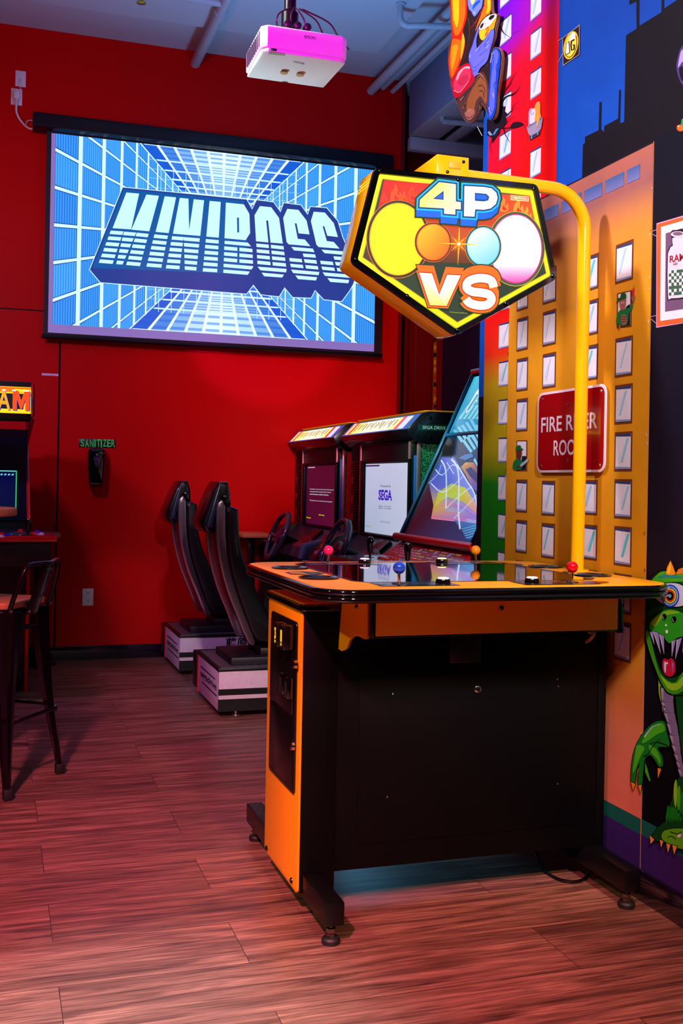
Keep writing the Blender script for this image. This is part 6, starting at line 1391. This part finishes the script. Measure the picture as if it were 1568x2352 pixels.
# ================================================================ BAR STOOL, TABLES
ST = thing('bar_stool', 'black metal bar stool with wooden seat and low backrest beside the left arcade cabinet', 'stool', (.012, 4.77, 0))
cx, cy_ = .012, 4.77
F1 = Vector((.075, 4.48, 0)); F2 = Vector((.299, 4.831, 0)); cc = Vector((cx, cy_, 0)); F3 = 2 * cc - F1; F4 = 2 * cc - F2
SMET = mat('stool_black_metal', (34, 22, 34), .28, metal=.8, coat=.4, var=.05)
SZ = .755
def topc(Fv, k=.70): return cc + (Fv - cc) * k
e1 = (F2 - F1).normalized(); e2 = Vector((-e1.y, e1.x, 0))
hs = .165
def loc2(a, b): return cc + e1 * a + e2 * b
seat = [tuple((loc2(x, y)).xy) for x, y in rrect(-hs, hs, -hs, hs, .05, 6)]
MB().prism(seat, 'z', SZ, SZ + .028, .006, 3).build('seat', WOOD, ST)
fr = [tuple((loc2(x, y)).xy) for x, y in rrect(-hs + .012, hs - .012, -hs + .012, hs - .012, .045, 6)]
MB().prism(fr, 'z', SZ - .035, SZ - .001, .004).build('seat_frame', SMET, ST)
for Fv in (F1, F2, F3, F4):
    d = (Fv - cc).normalized(); s_ = Vector((-d.y, d.x, 0)); tp_ = topc(Fv, .74)
    vs = []; N_ = 8
    for i in range(N_ + 1):
        t = i / N_; c = tp_.lerp(Fv, t) + Vector((0, 0, (SZ - .01) * (1 - t) + .03 * t)); w1 = .062 * (1 - t) ** 1.3 + .017; dp = .045 * (1 - t) ** 1.2 + .012
        c = c + d * (.012 * sin(t * pi) * -1)
        vs += [c + s_ * w1 - d * dp, c + s_ * w1 * .55 + d * .004, c + d * .012, c - s_ * w1 * .55 + d * .004, c - s_ * w1 - d * dp, c - d * (dp * .8)]
    fs2 = []
    for i in range(N_):
        for k in range(6): fs2.append([i * 6 + k, i * 6 + (k + 1) % 6, (i + 1) * 6 + (k + 1) % 6, (i + 1) * 6 + k])
    fs2 += [list(range(6))[::-1], [N_ * 6 + k for k in range(6)]]
    l_ = MB().add(vs, fs2).build('leg', SMET, ST, ang=30)
    MB().prism([tuple((Fv + d * x + s_ * y).xy) for x, y in rrect(-.02, .018, -.018, .018, .006, 3)], 'z', 0, .045, .003).build('rubber_foot', RUB, l_)
def legp(Fv, z): t = 1 - z / SZ; return topc(Fv, .74).lerp(Fv, t) + Vector((0, 0, z))
for a_, b_, z_ in ((F1, F2, .29), (F2, F3, .31), (F3, F4, .29), (F4, F1, .31), (F1, F2, .66)):
    if z_ > .6: MB().tube([legp(F1, .67), legp(F2, .67)], .010, 8).build('brace', BLK, ST); continue
    A0, B0 = legp(a_, z_), legp(b_, z_); A0 -= (A0 - cc - Vector((0, 0, z_))) * .05
    MB().tube([A0, A0.lerp(B0, .1), A0.lerp(B0, .9), B0], [.016, .0095, .0095, .016], 8).build('footrest_bar', SMET, ST)
n_ = -e2 if (loc2(0, -1) - Vector((0, 0, 0))).length < (loc2(0, 1)).length else e2
n_ = -e2
A1 = loc2(-hs + .01, 0) + n_ * (hs - .0); A2 = loc2(hs - .01, 0) + n_ * (hs - .0)
zl = [A1 + Vector((0, 0, SZ - .01)), A1 + n_ * .03 + Vector((0, 0, .84)) - e1 * -.01, A1 + n_ * .055 + e1 * .035 + Vector((0, 0, .925)), A1 + n_ * .065 + e1 * .075 + Vector((0, 0, .94)),
      (A1 + A2) / 2 + n_ * .095 + Vector((0, 0, .942)), A2 + n_ * .065 - e1 * .055 + Vector((0, 0, .948)), A2 + n_ * .055 - e1 * .015 + Vector((0, 0, .93)), A2 + n_ * .03 + Vector((0, 0, .84)), A2 + Vector((0, 0, SZ - .01))]
zl = [Vector(p) for p in smooth2([tuple(p) for p in zl], 4, False)]
MB().tube(zl, .0105, 12).build('back_rail', SMET, ST)
M0 = (A1 + A2) / 2
sv = []
for i in range(7):
    t = i / 6; z = SZ - .03 + t * (.94 - SZ + .03); o_ = n_ * (.012 + .08 * t); wv = .048
    for a, dd in ((-wv, 0), (-wv * .5, .006), (wv * .5, .006), (wv, 0)): sv.append(M0 + o_ + e1 * a + n_ * dd + Vector((0, 0, z)))
    for a, dd in ((wv, -.004), (-wv, -.004)): sv.append(M0 + o_ + e1 * a + n_ * dd + Vector((0, 0, z)))
fs2 = []
for i in range(6):
    for k in range(6): fs2.append([i * 6 + k, i * 6 + (k + 1) % 6, (i + 1) * 6 + (k + 1) % 6, (i + 1) * 6 + k])
fs2 += [list(range(6))[::-1], [36 + k for k in range(6)]]
bs_ = MB().add(sv, fs2).build('back_splat', SMET, ST, ang=30)
for z, a in ((.915, 0), (.80, 0)):
    t = (z - SZ + .03) / (.94 - SZ + .03); c = M0 + n_ * (.02 + .08 * t) + Vector((0, 0, z)); MB().tube([c - e1 * .024, c + e1 * .024], .006, 8).build('pressed_ridge', SMET, bs_)
for p in (M0 + n_ * .02 - e1 * .03 + Vector((0, 0, SZ - .018)), M0 + n_ * .02 + e1 * .03 + Vector((0, 0, SZ - .018)), A1 + n_ * .012 + Vector((0, 0, SZ - .005)), A2 + n_ * .012 + Vector((0, 0, SZ - .005))):
    MB().lathe([(.006, 0), (.005, .003), (.002, .004)], p, n_, 10).build('rivet', CHR, ST)

def table(name, label, cx, cyy, z, top2d, postr, base):
    t = thing(name, label, 'table', (cx, cyy, 0))
    MB().prism(top2d, 'z', z - .03, z, .004).build('tabletop', WOOD, t)
    MB().box(cx - .1, cx + .1, cyy - .1, cyy + .1, z - .045, z - .03, .003).box(cx - postr, cx + postr, cyy - postr, cyy + postr, .03, z - .04, .004).build('post', BLKM, t)
    b = MB().box(cx - base, cx + base, cyy - .04, cyy + .04, .0, .035, .004).box(cx - .04, cx + .04, cyy - base, cyy + base, .0, .034, .004).build('base', BLKM, t)
    return t
c1_ = pix(624, 1222, 'y', 7.45)
table('side_table', 'small wood topped side table with black post against the red wall behind the driving seats', c1_.x - .11, 7.62, .925, rrect(c1_.x - .21, c1_.x, 7.45, 7.79, .01, 3), .025, .1)
c1_ = pix(139, 1225, 'y', 7.55)
table('side_table', 'wood topped side table almost hidden behind the red edged left arcade cabinet', c1_.x - .13, 7.66, c1_.z, rrect(c1_.x - .5, c1_.x, 7.53, 7.79, .01, 3), .032, .12)
table('bar_table', 'round wooden bar table top cut off by the left border of the photo', -.36, 4.62, 1.172, ell(-.36, 4.62, .455, .455, 48), .04, .26)
